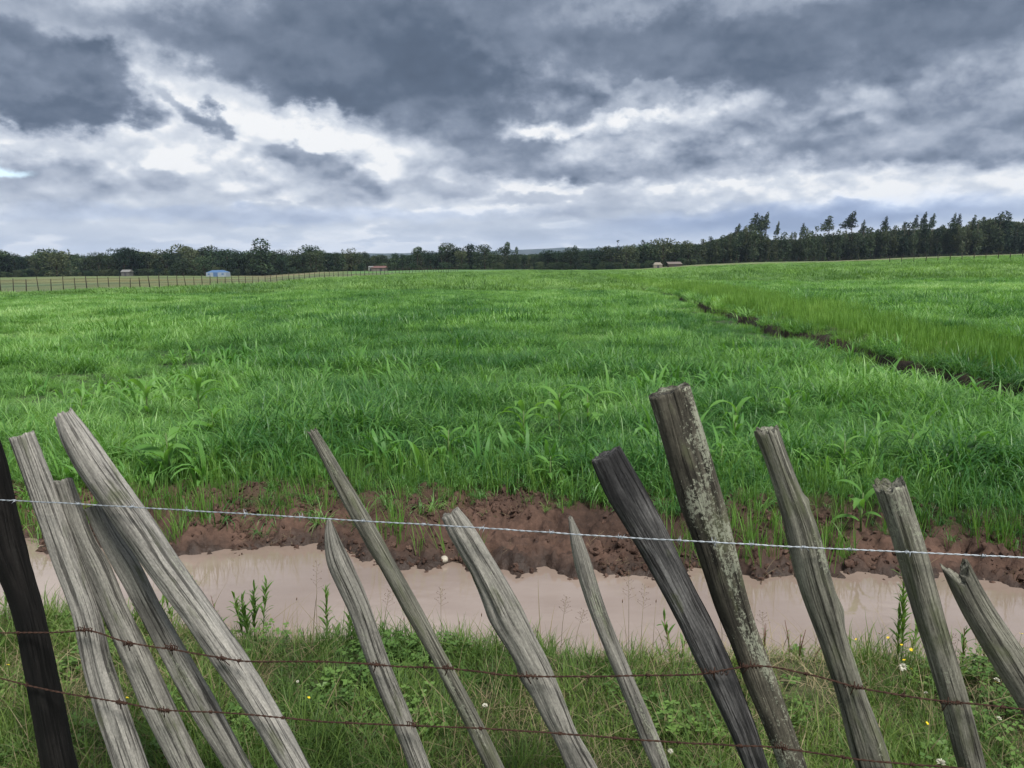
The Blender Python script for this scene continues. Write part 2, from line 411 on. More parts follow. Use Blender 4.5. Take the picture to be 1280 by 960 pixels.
# water in the ditch: one level sheet that ends inside both banks
xs = np.linspace(-9, 9, 160)
v = []
for j in range(10):
    f = j / 9
    yy_ = (near_y(xs) - .15) * (1 - f) + (far_y(xs) + .18) * f
    v.append(np.stack([xs, yy_, np.full_like(xs, ZW)], 1))
me = npmesh('water', np.concatenate(v), gridfaces(10, 160))
link('water', me, M_water, kind='structure')
# ------------------------------------------------------------------ leaf materials
def leafmat(name, c1, c2, c3=None, trans=.35, rough=.45, spec=.35, ns=3.0, rv=.45):
    m, g = mat(name)
    P = geo_pos(g)
    oi = g.n('ShaderNodeObjectInfo').outputs['Random']
    big = g.noise(P, 0.35, 4, .6); sm = g.noise(P, ns, 3, .6)
    f = g.m('ADD', g.m('MULTIPLY', g.m('SUBTRACT', oi, .5), rv), g.m('ADD', g.m('MULTIPLY', g.m('SUBTRACT', big, .5), 1.3), g.m('ADD', g.m('MULTIPLY', g.m('SUBTRACT', g.noise(g.vm('MULTIPLY', P, (.05, .022, .05)), 1, 4, .6), .5), 1.6), g.m('MULTIPLY_ADD', sm, .55, .225))))
    stops = [(.24, c1), (.68, c2)] + ([(.98, c3)] if c3 else [])
    base = g.ramp(f, stops)
    finish(g, base, rough, spec, trans=trans, tcol=g.mixc(1.0, base, (1.2, 1.25, .6), 'MULTIPLY'))
    return m
M_crop = leafmat('crop_leaf', (.045, .145, .034), (.185, .370, .088), (.36, .53, .22), trans=.42, rough=.46, spec=.45)
M_cropfar = leafmat('crop_leaf_far', (.090, .190, .052), (.195, .345, .094), (.28, .42, .15), trans=.4, rough=.5, spec=.35, ns=.8)
M_broadcrop = leafmat('broad_crop_blade', (.080, .215, .046), (.165, .345, .080), (.26, .44, .14), trans=.42, rough=.5, spec=.3)
M_young = leafmat('young_leaf', (.095, .205, .040), (.160, .300, .060), (.23, .33, .10), trans=.45, rough=.5)
M_bank = leafmat('bank_grass', (.065, .125, .030), (.165, .250, .060), (.37, .36, .18), trans=.40, rough=.55, spec=.25)
M_tall = leafmat('ditch_grass', (.110, .235, .044), (.185, .335, .068), (.25, .39, .11), trans=.40, rough=.55, spec=.25)
M_broad = leafmat('broad_leaf', (.075, .150, .035), (.150, .255, .060), (.22, .33, .09), trans=.35, rough=.5, spec=.3, ns=20)
M_dry = leafmat('dry_straw', (.17, .14, .08), (.30, .25, .15), (.38, .34, .22), trans=.2, rough=.8, spec=.2)

# ------------------------------------------------------------------ grass blades and clumps
def blades(n, radius, h, hv, wid, lean, droop, seg=4, seed=0, upright=0.0):
    r = np.random.default_rng(seed)
    vs, fs = [], []; b0 = 0
    for i in range(n):
        a = r.uniform(0, 2 * math.pi); rr = radius * math.sqrt(r.uniform(0, 1))
        px, py = rr * math.cos(a), rr * math.sin(a)
        d = a + r.normal(0, 1.1); dx, dy = math.cos(d), math.sin(d); sx, sy = -dy, dx
        hh = h * (1 + r.normal(0, hv)); hh = max(hh, h * .3)
        ln = lean * r.uniform(.3, 1.4); dr = droop * r.uniform(.2, 1.5) * (1 - upright * r.uniform(0, 1))
        w0 = wid * r.uniform(.6, 1.25); tw = r.normal(0, .5)
        th = ln; x = px; y = py; z = -0.02
        step = hh / seg
        for s in range(seg + 1):
            q = s / seg
            ww = w0 * (1 - q ** 2.2) * (.6 + .8 * min(q * 2, 1)) * .5
            ca, sa = math.cos(tw * q), math.sin(tw * q)
            ox, oy = sx * ca + dx * sa, sy * ca + dy * sa
            if s == seg: vs.append((x, y, z))
            else: vs += [(x - ox * ww, y - oy * ww, z), (x + ox * ww, y + oy * ww, z)]
            x += dx * math.sin(th) * step; y += dy * math.sin(th) * step; z += math.cos(th) * step
            th += dr / seg * (0.4 + 1.6 * q)
        for s in range(seg - 1):
            k = b0 + 2 * s; fs.append((k, k + 1, k + 3, k + 2))
        k = b0 + 2 * (seg - 1); fs.append((k, k + 1, k + 2, k + 2))
        b0 += 2 * seg + 1
    return vs, fs
def trimesh_from(vs, fs, name, m, smooth=True):
    me = bpy.data.meshes.new(name)
    me.from_pydata(vs, [], [tuple(dict.fromkeys(f)) for f in fs])
    if smooth: me.polygons.foreach_set('use_smooth', np.ones(len(me.polygons), bool))
    me.materials.append(m); me.update(); return me

def scatter(name, protos, pts, rots, scl, idx, label=None, **props):
    """one object: every point of its mesh carries a copy of one of the small meshes in protos"""
    pc = bpy.data.collections.new(name + '_sources')
    for i, pm in enumerate(protos):
        o = bpy.data.objects.new('%s_source_%s' % (name, 'abcdefghijklmnop'[i]), pm); pc.objects.link(o)
    me = bpy.data.meshes.new(name)
    me.vertices.add(len(pts)); me.vertices.foreach_set('co', np.asarray(pts, np.float32).ravel())
    setattr_f(me, 'rot', rots, 'FLOAT_VECTOR'); setattr_f(me, 'scl', scl, 'FLOAT_VECTOR'); setattr_f(me, 'idx', idx, 'INT')
    ob = link(name, me, kind='stuff', **props)
    if label: ob['label'] = label
    ng = bpy.data.node_groups.new(name, 'GeometryNodeTree')
    ng.interface.new_socket('Geometry', in_out='INPUT', socket_type='NodeSocketGeometry')
    ng.interface.new_socket('Geometry', in_out='OUTPUT', socket_type='NodeSocketGeometry')
    N = ng.nodes; L = ng.links
    gi = N.new('NodeGroupInput'); go = N.new('NodeGroupOutput')
    ci = N.new('GeometryNodeCollectionInfo'); ci.inputs['Collection'].default_value = pc
    ci.inputs['Separate Children'].default_value = True; ci.inputs['Reset Children'].default_value = True
    ip = N.new('GeometryNodeInstanceOnPoints'); ip.inputs['Pick Instance'].default_value = True
    def na(nm, ty):
        a = N.new('GeometryNodeInputNamedAttribute'); a.data_type = ty; a.inputs['Name'].default_value = nm
        return a.outputs['Attribute']
    e = N.new('FunctionNodeEulerToRotation')
    L.new(na('rot', 'FLOAT_VECTOR'), e.inputs[0]); L.new(e.outputs[0], ip.inputs['Rotation'])
    L.new(na('scl', 'FLOAT_VECTOR'), ip.inputs['Scale']); L.new(na('idx', 'INT'), ip.inputs['Instance Index'])
    L.new(gi.outputs[0], ip.inputs['Points']); L.new(ci.outputs[0], ip.inputs['Instance'])
    L.new(ip.outputs[0], go.inputs[0])
    md = ob.modifiers.new('copies', 'NODES'); md.node_group = ng
    return ob
def fan(n, y0, y1, k=.74, pad=1.6):
    y = np.sqrt(rng.uniform(y0 ** 2, y1 ** 2, n * 2)); 
    x = rng.uniform(-1, 1, n * 2) * (k * y1 + pad)
    m = np.abs(x) < k * y + pad
    return x[m][:n], y[m][:n]
def band(dens, y0, y1, k=.90, pad=3.0):
    y1_ = y1; A = 2 * (k * y1 + pad) * (y1 - y0)
    x = rng.uniform(-1, 1, int(A * dens)) * (k * y1 + pad); y = rng.uniform(y0, y1_, len(x))
    m = np.abs(x) < k * y + pad
    return x[m], y[m]
def crop_zone(x, y):
    """0..1: how thick the sown crop stands"""
    k = sst(top_y(x) - .25, top_y(x) + .25, y)
    fxx = FENCE_A[0] + (y - FENCE_A[1]) * (FENCE_B[0] - FENCE_A[0]) / (FENCE_B[1] - FENCE_A[1])
    k = k * np.where(y > 40, sst(-.5, 1, x - fxx), 1)
    dd = x - ditch_c(y)
    on = (y > 6.5) & (y < 125)
    k = np.where(on & (np.abs(dd - .05) < .36 + .10 * fbm(y * 1.3, y * 0, 3, 68)), 0, k)
    k = np.where(on & (dd > .7) & (dd < 2.6), 0, k)
    k = k * (1 - .75 * sst(.10, .2, x / np.maximum(y, 1)) * sst(105, 150, y + 30 * fbm(x * .05, y * .02, 3, 77)))
    return k
def hmod(x, y):
    """height of the crop: lush hollows and swells"""
    a = fbm(x * .55, y * .55, 3, 91); b = fbm(x * .12, y * .10, 3, 93)
    c = fbm(x * .9, y * 2.1, 3, 95) * (y < 30)
    return np.clip(1.0 + .75 * a + .55 * b + 1.25 * c, .34, 1.8) * np.where((y > 6.5) & (y < 70), 1 - .45 * sst(-1.9, -.5, x - ditch_c(y)) * (x < ditch_c(y)), 1)

def mk(n, *a, seed=0, m=None, **k): 
    v, f = blades(n, *a, seed=seed, **k); return trimesh_from(v, f, 'blade_clump', m)
P_near = [mk(24, .07, .34, .22, .0072, .42, 3.3, seg=6, seed=i, m=M_crop) for i in range(7)]
P_mid = [mk(36, .13, .30, .16, .0085, .55, 3.4, seg=5, seed=20 + i, m=M_crop) for i in range(5)]
P_far = [mk(70, .32, .26, .16, .0125, .65, 2.9, seg=3, seed=40 + i, m=M_crop) for i in range(4)]
P_vfar = [mk(120, 1.1, .26, .2, .028, .75, 1.8, seg=2, seed=50 + i, m=M_cropfar) for i in range(4)]
def do_scatter(name, protos, x, y, sc, zs, tilt=.12, zoff=0.0, **kw):
    n = len(x); z = H(x, y) + zoff
    rot = np.stack([rng.normal(0, tilt, n), rng.normal(0, tilt, n), rng.uniform(0, 6.283, n)], 1)
    s = np.stack([sc, sc, sc * zs], 1)
    return scatter(name, protos, np.stack([x, y, z], 1), rot, s, rng.integers(0, len(protos), n), **kw)

CROP = 'lush green fodder crop with arching blades filling the field beyond the ditch'
x, y = band(170, 4.6, 9.5)
k = crop_zone(x, y); m = rng.uniform(0, 1, len(x)) < k * np.where(y < top_y(x) + .2, .5, 1); x, y, k = x[m], y[m], k[m]
hm = hmod(x, y) * (.55 + .45 * sst(top_y(x) + .1, top_y(x) + 1.1, y))
left = sst(-1.0, -2.4, x) * (1 - sst(top_y(x) + .7, top_y(x) + 1.2, y))
mm = rng.uniform(0, 1, len(x)) > left * .9; x, y, hm = x[mm], y[mm], hm[mm]
do_scatter('crop', P_near, x, y, hm * rng.uniform(.62, .95, len(x)), rng.uniform(.85, 1.15, len(x)), label=CROP)
x, y = band(66, 9.5, 19); m = rng.uniform(0, 1, len(x)) < crop_zone(x, y); x, y = x[m], y[m]
do_scatter('crop', P_mid, x, y, hmod(x, y) * rng.uniform(.70, .95, len(x)), rng.uniform(.85, 1.15, len(x)), label='middle reach of the green crop running back from the near swells')
x, y = band(17, 19, 48); m = rng.uniform(0, 1, len(x)) < crop_zone(x, y); x, y = x[m], y[m]
do_scatter('crop', P_far, x, y, hmod(x, y) * rng.uniform(.7, 1.05, len(x)), rng.uniform(.75, 1.1, len(x)), label='farther reach of the green crop along the second ditch')
x, y = band(2.6, 48, 215); m = rng.uniform(0, 1, len(x)) < crop_zone(x, y); x, y = x[m], y[m]
do_scatter('crop', P_vfar, x, y, np.clip(hmod(x * .4, y * .3), .5, 1.5) * rng.uniform(.6, 1.1, len(x)), rng.uniform(.6, 1.1, len(x)), label='farthest crop reaching back towards the woods')

# broad drooping leaves mixed through the crop
def broadclump(seed):
    r = np.random.default_rng(seed); return mk(r.integers(4, 7), .03, .40, .15, .036, .45, 2.6, seed=seed, m=M_broadcrop, seg=7)
P_bc = [broadclump(900 + i) for i in range(6)]
x, y = band(17, 5.2, 14); b_ = fbm(x * .5, y * .5, 3, 171)
m = (rng.uniform(0, 1, len(x)) < crop_zone(x, y) * np.clip(.30 + 2.4 * b_, .05, 1)) & (y > top_y(x) + .6); x, y = x[m], y[m]
do_scatter('broad_leaf_crop', P_bc, x, y, rng.uniform(.65, 1.05, len(x)), rng.uniform(.8, 1.1, len(x)), label='broad drooping leaves mixed through the near half of the green crop')
# thin upright young grass on the soil edge
P_thin = [mk(7, .035, .20, .25, .0048, .16, .8, seg=4, seed=70 + i, m=M_young) for i in range(6)]
x, y = band(340, 4.0, 7.2, k=.80, pad=2.5)
ty_ = top_y(x); fy_ = far_y(x)
left = sst(-.6, -2.2, x)
dens = sst(ty_ - .12 + .12 * left, ty_ + .22 + .2 * left, y) * (1 - sst(ty_ + .75 + .5 * left, ty_ + 1.1 + .9 * left, y)) * (.35 + .15 * left)
patch = sst(.10, .30, fbm(x * 2.6, y * 2.6, 3, 97))
dens = np.maximum(dens, patch * .65 * sst(fy_ + .12, fy_ + .22, y) * (y < ty_ + .4))
m = rng.uniform(0, 1, len(x)) < dens; x, y = x[m], y[m]
do_scatter('young_grass', P_thin, x, y, rng.uniform(.6, 1.35, len(x)), rng.uniform(.8, 1.2, len(x)), tilt=.1, label='thin upright young grass along the crop edge and in tufts on the soil bank')

# tall light grass on the right-hand bank of the second ditch
P_tall = [mk(20, .14, .27, .2, .010, .1, .5, seg=3, seed=80 + i, m=M_tall) for i in range(5)]
x, y = band(34, 6.8, 45, k=.90, pad=3.0)
dd = x - ditch_c(y)
m = (dd > .27 + .10 * fbm(y * .8, y * 0, 3, 66)) & (dd < 3.2) & (rng.uniform(0, 1, len(x)) < .4 + .6 * sst(.35, .7, dd) - .5 * sst(2, 3.2, dd)); x, y, dd = x[m], y[m], dd[m]
do_scatter('ditch_grass', P_tall, x, y, rng.uniform(.7, 1.1, len(x)) * (.6 + .4 * sst(.4, .9, dd)) * np.where(y > 20, 1.3, 1), rng.uniform(.7, 1.1, len(x)), tilt=.08, label='pale upright grass on the raised bank of the second ditch')
x, y = band(16, 6.8, 45, k=.90, pad=3.0); dd = x - ditch_c(y); m = (dd > -.6) & (dd < .6) & (fbm(x * .9, y * .9, 3, 67) > -.12); x, y = x[m], y[m]
do_scatter('ditch_grass', P_tall, x, y, rng.uniform(.4, .9, len(x)), rng.uniform(.6, 1.1, len(x)), tilt=.2, label='grass tufts growing down inside the second ditch')
x, y = band(3.2, 45, 125, k=.5, pad=1.0)
dd = x - ditch_c(y); m = (dd > .5) & (dd < 4); x, y = x[m], y[m]
do_scatter('ditch_grass', P_tall, x, y, rng.uniform(1.6, 2.6, len(x)), rng.uniform(.3, .5, len(x)), tilt=.08, label='far end of the pale grass beside the second ditch')

# near bank: fine grass, clover-like leaves, dead straw
def rosette(n, rad, lw, h, seed, m, leaflets=1):
    r = np.random.default_rng(seed); vs, fs = [], []
    for i in range(n):
        a = r.uniform(0, 6.283); rr = rad * math.sqrt(r.uniform(0.02, 1)); x, y = rr * math.cos(a), rr * math.sin(a); z = h * r.uniform(.4, 1)
        for q in range(leaflets):
            b = a + q * 2.09 + r.normal(0, .3); L = lw * r.uniform(.7, 1.3); up = r.uniform(-.1, .45)
            dx, dy = math.cos(b), math.sin(b); k = len(vs)
            vs += [(x, y, z), (x + dx * L * .55 - dy * L * .42, y + dy * L * .55 + dx * L * .42, z + up * L * .7), (x + dx * L * 1.1, y + dy * L * 1.1, z + up * L * .6),
                   (x + dx * L * .55 + dy * L * .42, y + dy * L * .55 - dx * L * .42, z + up * L * .7)]
            fs += [(k, k + 1, k + 2), (k, k + 2, k + 3)]
    return trimesh_from(vs, fs, 'leaf_clump', m, False)
P_bk = [mk(20, .05, .08, .5, .0028, .5, 1.8, seg=4, seed=100 + i, m=M_bank) for i in range(6)]
P_bt = [mk(16, .045, .16, .3, .0032, .25, 1.5, seg=5, seed=110 + i, m=M_bank) for i in range(4)]
P_cl = [rosette(12, .06, .013, .055, 120 + i, M_broad, 3) for i in range(4)]
P_st = [mk(9, .06, .15, .5, .0022, .9, 1.2, seg=4, seed=130 + i, m=M_dry) for i in range(4)]
def bankpts(d, lo=1.0):
    x = rng.uniform(-4.6, 4.6, int(d * 9.2 * 2.6)); y = rng.uniform(lo, lo + 2.6, len(x)); m = y < near_y(x) - .02; return x[m], y[m]
x, y = bankpts(850); p = fbm(x * 1.8, y * 1.8, 3, 141)
m = rng.uniform(0, 1, len(x)) < np.clip(.9 - 1.6 * np.clip(-p, 0, 1), .15, 1) * (1 - .6 * sst(near_y(x) - .25, near_y(x), y)); x, y, p = x[m], y[m], p[m]
do_scatter('bank_grass', P_bk, x, y, rng.uniform(.6, 1.25, len(x)) * (1 + .7 * p) * (1 - .35 * sst(near_y(x) - .4, near_y(x), y)), rng.uniform(.8, 1.2, len(x)), tilt=.2, label='short mixed grass on the near bank under the fence')
x, y = bankpts(330); p = fbm(x * 1.5 + 4, y * 1.5, 3, 145)
m = (p > .08) & (y < near_y(x) - .35); x, y = x[m], y[m]
do_scatter('bank_grass', P_bt, x, y, rng.uniform(.6, 1.1, len(x)), rng.uniform(.8, 1.15, len(x)), tilt=.15, label='longer dark green grass tussocks on the near bank')
x, y = bankpts(420); p = fbm(x * 2.0 + 7, y * 0.8, 3, 147); m = (y > near_y(x) - .35) & (p > .02); x, y = x[m], y[m]
do_scatter('bank_grass', P_bt, x, y, rng.uniform(.6, 1.25, len(x)), rng.uniform(.8, 1.2, len(x)), tilt=.2, label='looser taller grass leaning over the near edge of the water')
x, y = bankpts(330); p = fbm(x * 2.2 - 8, y * 2.2, 4, 149); m = rng.uniform(-.05, .35, len(x)) < p; x, y = x[m], y[m]
do_scatter('clover', P_cl, x, y, rng.uniform(.7, 1.5, len(x)), rng.uniform(.7, 1.4, len(x)), tilt=.2, label='low clover and small round leaves among the near grass')
x, y = bankpts(430); p = fbm(x * 1.6 + 18, y * 1.6, 3, 153)
m = (p > .02) | (y > near_y(x) - .25); x, y = x[m], y[m]
do_scatter('dry_straw', P_st, x, y, rng.uniform(.6, 1.2, len(x)), rng.uniform(.4, 1.0, len(x)), tilt=.3, label='dead pale straw lying in the near grass')

# soil clods and bits of straw on the far bank
def clod(seed):
    r = np.random.default_rng(seed)
    import bmesh
    bm = bmesh.new(); bmesh.ops.create_icosphere(bm, subdivisions=2, radius=1)
    k = r.normal(0, 1, (6, 3))
    for v in bm.verts:
        c = v.co; n = sum(math.sin(3 * float(c.x * q[0] + c.y * q[1] + c.z * q[2]) + i) for i, q in enumerate(k)) / 6
        v.co = c * (1 + .55 * n); v.co.z *= .7
    me = bpy.data.meshes.new('clod'); bm.to_mesh(me); bm.free(); me.materials.append(M_soil); return me
P_clod = [clod(i) for i in range(6)]
x = rng.uniform(-6, 6, 90000); y = rng.uniform(3.6, 7, len(x))
fy_ = far_y(x); ty_ = np.maximum(top_y(x), fy_ + .45)
m = (y > fy_ - .02) & (y < ty_ + .5) & (rng.uniform(0, 1, len(x)) < .35 + 2 * fbm(x * 3, y * 3, 3, 161)); x, y = x[m], y[m]
s = .004 + .020 * rng.uniform(0, 1, len(x)) ** 3.5 + .022 * (rng.uniform(0, 1, len(x)) > .988)
do_scatter('soil_clods', P_clod, x, y, s, rng.uniform(.6, 1, len(x)), tilt=1.2, label='crumbled red brown soil clods on the far bank of the ditch')
x, y = x[::22] + .03, y[::22]
do_scatter('dry_straw', P_st, x, y, rng.uniform(.3, .7, len(x)), rng.uniform(.3, .8, len(x)), tilt=.6, label='scraps of dead straw strewn over the dug soil')
# ------------------------------------------------------------------ weathered timber
def woodmat(name, pale, grey, dark, darkness=.45, lichen=.0, moss=.0, lichcol=(.30, .315, .24)):
    m, g = mat(name)
    gc = g.n('ShaderNodeAttribute', attribute_name='gc').outputs['Vector']
    fine_ = g.noise(g.vm('MULTIPLY', gc, (190, 190, 7)), 1, 4, .65)
    mid = g.noise(g.vm('MULTIPLY', gc, (60, 60, 3.6)), 1, 5, .62, dist=.9)
    big = g.noise(g.vm('MULTIPLY', gc, (16, 16, 3.5)), 1, 4, .6)
    crack = g.m('MAXIMUM', g.mr(g.noise(g.vm('MULTIPLY', gc, (85, 85, 2.0)), 1, 5, .6), .57, .64), g.m('MULTIPLY', g.mr(g.noise(g.vm('MULTIPLY', gc, (240, 240, 6)), 1, 4, .6), .58, .66), .8))
    base = g.ramp(g.m('ADD', g.m('MULTIPLY', fine_, .5), g.m('MULTIPLY', mid, .5)), [(.35, dark), (.47, grey), (.62, pale)])
    base = g.mixc(g.mr(big, .5 - .35 * (darkness - .3), .72 - .3 * (darkness - .3), 0, .85), base, dark)
    spk = g.noise(g.vm('MULTIPLY', gc, (210, 210, 120)), 1, 4, .7); sf = g.mr(spk, .3, .7, .72, 1.28, False)
    base = g.mixc(1.0, base, g.xyz(sf, sf, sf), 'MULTIPLY')
    base = g.mixc(g.m('MULTIPLY', crack, .75), base, tuple(v * .25 for v in dark))
    sp = g.noise(g.vm('MULTIPLY', gc, (170, 170, 130)), 1, 5, .75)
    area = g.noise(g.vm('MULTIPLY', gc, (14, 14, 5)), 1.0, 3, .55)
    if moss > 0:
        mk_ = g.m('MULTIPLY', g.mr(g.noise(g.vm('MULTIPLY', gc, (11, 11, 4)), 1.7, 4, .6), .62 - .3 * moss, .75 - .2 * moss), .65)
        base = g.mixc(mk_, base, (.085, .095, .05))
    if lichen > 0:
        lk = g.m('MULTIPLY', g.mr(g.m('ADD', sp, g.m('MULTIPLY', g.m('SUBTRACT', area, .5), 1.3)), .72 - .18 * lichen, .80 - .18 * lichen), .8)
        base = g.mixc(lk, base, g.ramp(fine_, [(.3, tuple(v * .75 for v in lichcol)), (.7, lichcol)]))
    hgt = g.m('SUBTRACT', g.m('ADD', g.m('MULTIPLY', fine_, .5), mid), g.m('MULTIPLY', crack, 1.2))
    finish(g, base, .9, .2, hgt, .9, .0035)
    return m
W_pale = woodmat('pale_timber', (.335, .32, .285), (.24, .23, .207), (.10, .096, .086), .25, .06, .12)
W_grey = woodmat('grey_timber', (.275, .264, .232), (.19, .183, .160), (.070, .067, .060), .35, .08, .2)
W_dark = woodmat('dark_timber', (.145, .142, .138), (.055, .054, .053), (.014, .014, .015), .62, .0, .1)
W_lich = woodmat('lichened_timber', (.13, .12, .092), (.075, .069, .053), (.024, .022, .018), .6, .9, .3)
W_moss = woodmat('mossy_timber', (.235, .23, .188), (.145, .141, .113), (.045, .044, .036), .42, .25, .4)
W_black = woodmat('silhouette_timber', (.016, .015, .014), (.008, .007, .0065), (.003, .003, .003), .6, .0, .0)  # silhouette of the leftmost post painted in as a near-black wood colour
def flatmat(name, c, rough=.8, spec=.3, metal=0.0, var=.25, sc=30):
    m, g = mat(name); P = g.n('ShaderNodeTexCoord').outputs['Object']
    nz = g.noise(P, sc, 4, .6)
    f = g.mr(nz, .3, .7, 1 - var, 1 + var, False)
    finish(g, g.mixc(1.0, c, g.xyz(f, f, f), 'MULTIPLY'), rough, spec, metal=metal); return m
M_galv = flatmat('galvanised_wire', (.30, .33, .36), .45, .5, .35, .3)
M_rust = flatmat('rusty_wire', (.045, .024, .017), .9, .2, 0, .4, 60)

# ------------------------------------------------------------------ the near fence
FA = Vector((-1.36, 2.07, 0)); FB = Vector((1.04, 1.62, 0))
FT = (FB - FA).normalized(); FN = Vector((-FT.y, FT.x, 0))          # FN points away from the camera
def onfence(px, py, off=0.0):
    d = ray(px, py); o = Vector((0, 0, CAMZ)); p0 = FA + FN * off
    t = (p0 - o).dot(FN) / d.dot(FN)
    return o + d * t
def smoothpath(P, Wd, step=.008):
    P = np.array([tuple(p) for p in P]); Wd = np.array(Wd)
    s = np.concatenate([[0], np.cumsum(np.linalg.norm(np.diff(P, axis=0), axis=1))])
    q = np.linspace(0, s[-1], max(int(s[-1] / step), 8))
    C = np.stack([np.interp(q, s, P[:, i]) for i in range(3)], 1); w_ = np.interp(q, s, Wd)
    k = np.array([1, 3, 5, 6, 5, 3, 1.]); k /= k.sum()
    def sm(a): ap = np.concatenate([2 * a[0] - a[3:0:-1], a, 2 * a[-1] - a[-2:-5:-1]]); return np.convolve(ap, k, 'valid')
    for _ in range(14):
        C2 = np.stack([sm(C[:, i]) for i in range(3)], 1); C2[0] = C[0]; C2[-1] = C[-1]; C = C2
    w2 = sm(w_); w2[0] = w_[0]; return C, w2, q
fence = thing('barbed_wire_fence', 'leaning grey split timber posts strung with barbed wire in the foreground', 'fence', tuple((FA + FB) / 2))
bpy.context.view_layer.update()
FINV = fence.matrix_world.inverted()
def post(pts, m, label, off=0.0, seed=0, jag=.0025, notch=0.0, thick=.8, knots=(), rough=1.0, cap=True):
    r = np.random.default_rng(seed)
    P = []; Wd = []
    for i, (px, py, wpx) in enumerate(pts):
        j = min(i + 1, len(pts) - 1); k = max(i - 1, 0)
        dx = pts[j][0] - pts[k][0]; dy = pts[j][1] - pts[k][1]
        p = onfence(px, py, off); dep = (p - Vector((0, 0, CAMZ))).dot(CR @ Vector((0, 0, -1)))
        P.append(p); Wd.append(wpx * abs(dy) / math.hypot(dx, dy) * dep / FPX)
    d = (P[-1] - P[-2]).normalized(); d = (d + (P[-1] - P[0]).normalized() * .5).normalized()
    tt = (P[-1].z + .15) / max(-d.z, .2)
    P.append(P[-1] + d * tt); Wd.append(Wd[-1] * 1.08)
    C, Wq, S = smoothpath(P, Wd)
    n = len(C); T_ = np.gradient(C, axis=0); T_ /= np.linalg.norm(T_, axis=1)[:, None]
    fn = np.array(FN); N1 = np.cross(T_, fn); N1 /= np.linalg.norm(N1, axis=1)[:, None]
    sgn = np.sign(N1[:, 0:1]); N1 = N1 * sgn; N2 = np.cross(N1, T_); N2 *= np.sign((N2 @ fn))[:, None]
    K = 44; th = np.linspace(0, 2 * math.pi, K, endpoint=False)
    ph = r.uniform(0, 6.28, 6)
    TH, SS = np.meshgrid(th, S)
    cx, sy = np.cos(TH), np.sin(TH)
    pw = 2.5; sup = (np.abs(cx) ** pw + np.abs(sy) ** pw) ** (-1 / pw)
    fac = 1 + .05 * np.sin(2 * TH + ph[0] + SS * .8) + .05 * np.sin(3 * TH + ph[1] - SS * .6) + .03 * np.sin(5 * TH + ph[2])
    g1 = fbm((cx * 3 + 9 + seed), (sy * 3) + SS * 1.2, 3, 200 + seed)
    g2 = fbm(TH * 5.5 + .6 * np.sin(SS * 4), SS * 2.0, 3, 230 + seed)
    g3 = fbm(TH * 12, SS * 5.0, 2, 260 + seed)
    g4 = fbm(cx * 1.5 + 3, SS * 9 + sy, 3, 290 + seed)
    seam = np.abs(((TH - TH[:, :1]) - 0) % (2 * math.pi))
    blend = sst(0, .4, seam) * sst(0, .4, 2 * math.pi - seam)
    groove = -np.clip(.06 - np.abs(g2), 0, 1) * 1.6
    fac = fac + rough * (.06 * g1 + blend * (.04 * g2 + .035 * g3 + .35 * groove) + .05 * g4)
    Rr = Wq[:, None] / 2 * fac * sup
    for (kpy, ka, kh, kr) in knots:
        s0 = kpy * S[-1]
        Rr = Rr + Wq[:, None] * kh * np.exp(-(((SS - s0) / kr) ** 2) - ((np.angle(np.exp(1j * (TH - ka))) / .8) ** 2))
    u_ = Rr * cx; v_ = Rr * sy * thick
    # top cut: splintered or notched
    sh = jag * (2.5 * fbm(TH[0] * 2.5, TH[0] * 0, 3, 300 + seed) + 1.5 * fbm(TH[0] * 7, TH[0] * 0, 2, 310 + seed))
    if notch: sh = sh + notch * (1 - np.abs(np.cos(th)) * 1.6)
    dec = np.exp(-S / (.02 + notch))[:, None]
    Vv = C[:, None, :] + N1[:, None, :] * u_[..., None] + N2[:, None, :] * v_[..., None] + T_[:, None, :] * (sh[None, :] * dec)[..., None]
    Vv = Vv.reshape(-1, 3)
    gcv = np.stack([np.cos(TH) * .04 + .3 * seed, np.sin(TH) * .04 - .2 * seed, SS + 0 * TH], -1).reshape(-1, 3)
    F = []
    for i in range(n - 1):
        a = i * K
        for j in range(K): F.append((a + j, a + (j + 1) % K, a + K + (j + 1) % K, a + K + j))
    F = np.array(F)[:, ::-1]
    verts = [Vv]; gcs = [gcv]; faces = list(map(tuple, F))
    base = len(Vv)
    if cap:      # inner ring and centre of the cut, a little hollow, with its own growth-ring grain
        ring = Vv[:K]; c0 = ring.mean(0); prev = np.arange(K)
        for q in (.94, .7, .45, .2):
            rg = c0 + (ring - c0) * q + T_[0] * (jag * 1.2 * (1 - q) + jag * 1.0 * fbm(TH[0] * 4, TH[0] * 0 + q * 9, 2, 320 + seed)[:, None])
            idx = np.arange(base, base + K); base += K
            verts.append(rg); gcs.append(np.stack([np.cos(th) * .04 * q, np.sin(th) * .04 * q, 0 * th + q * .3], 1) + seed)
            for j in range(K): faces.append((int(prev[j]), int(idx[j]), int(idx[(j + 1) % K]), int(prev[(j + 1) % K])))
            prev = idx
        verts.append(c0[None] + T_[0] * jag * 1.5); gcs.append(np.full((1, 3), seed * 1.0))
        for j in range(K): faces.append((int(prev[j]), base, int(prev[(j + 1) % K])))
    VV = np.concatenate(verts); VV = VV - np.array(fence.location)
    me = bpy.data.meshes.new('fence_post'); me.from_pydata(VV.tolist(), [], [tuple(map(int, f)) for f in faces])
    me.polygons.foreach_set('use_smooth', np.ones(len(me.polygons), bool))
    setattr_f(me, 'gc', np.concatenate(gcs), 'FLOAT_VECTOR')
    me.update()
    import bmesh
    bm = bmesh.new(); bm.from_mesh(me); bmesh.ops.recalc_face_normals(bm, faces=bm.faces); bm.to_mesh(me); bm.free()
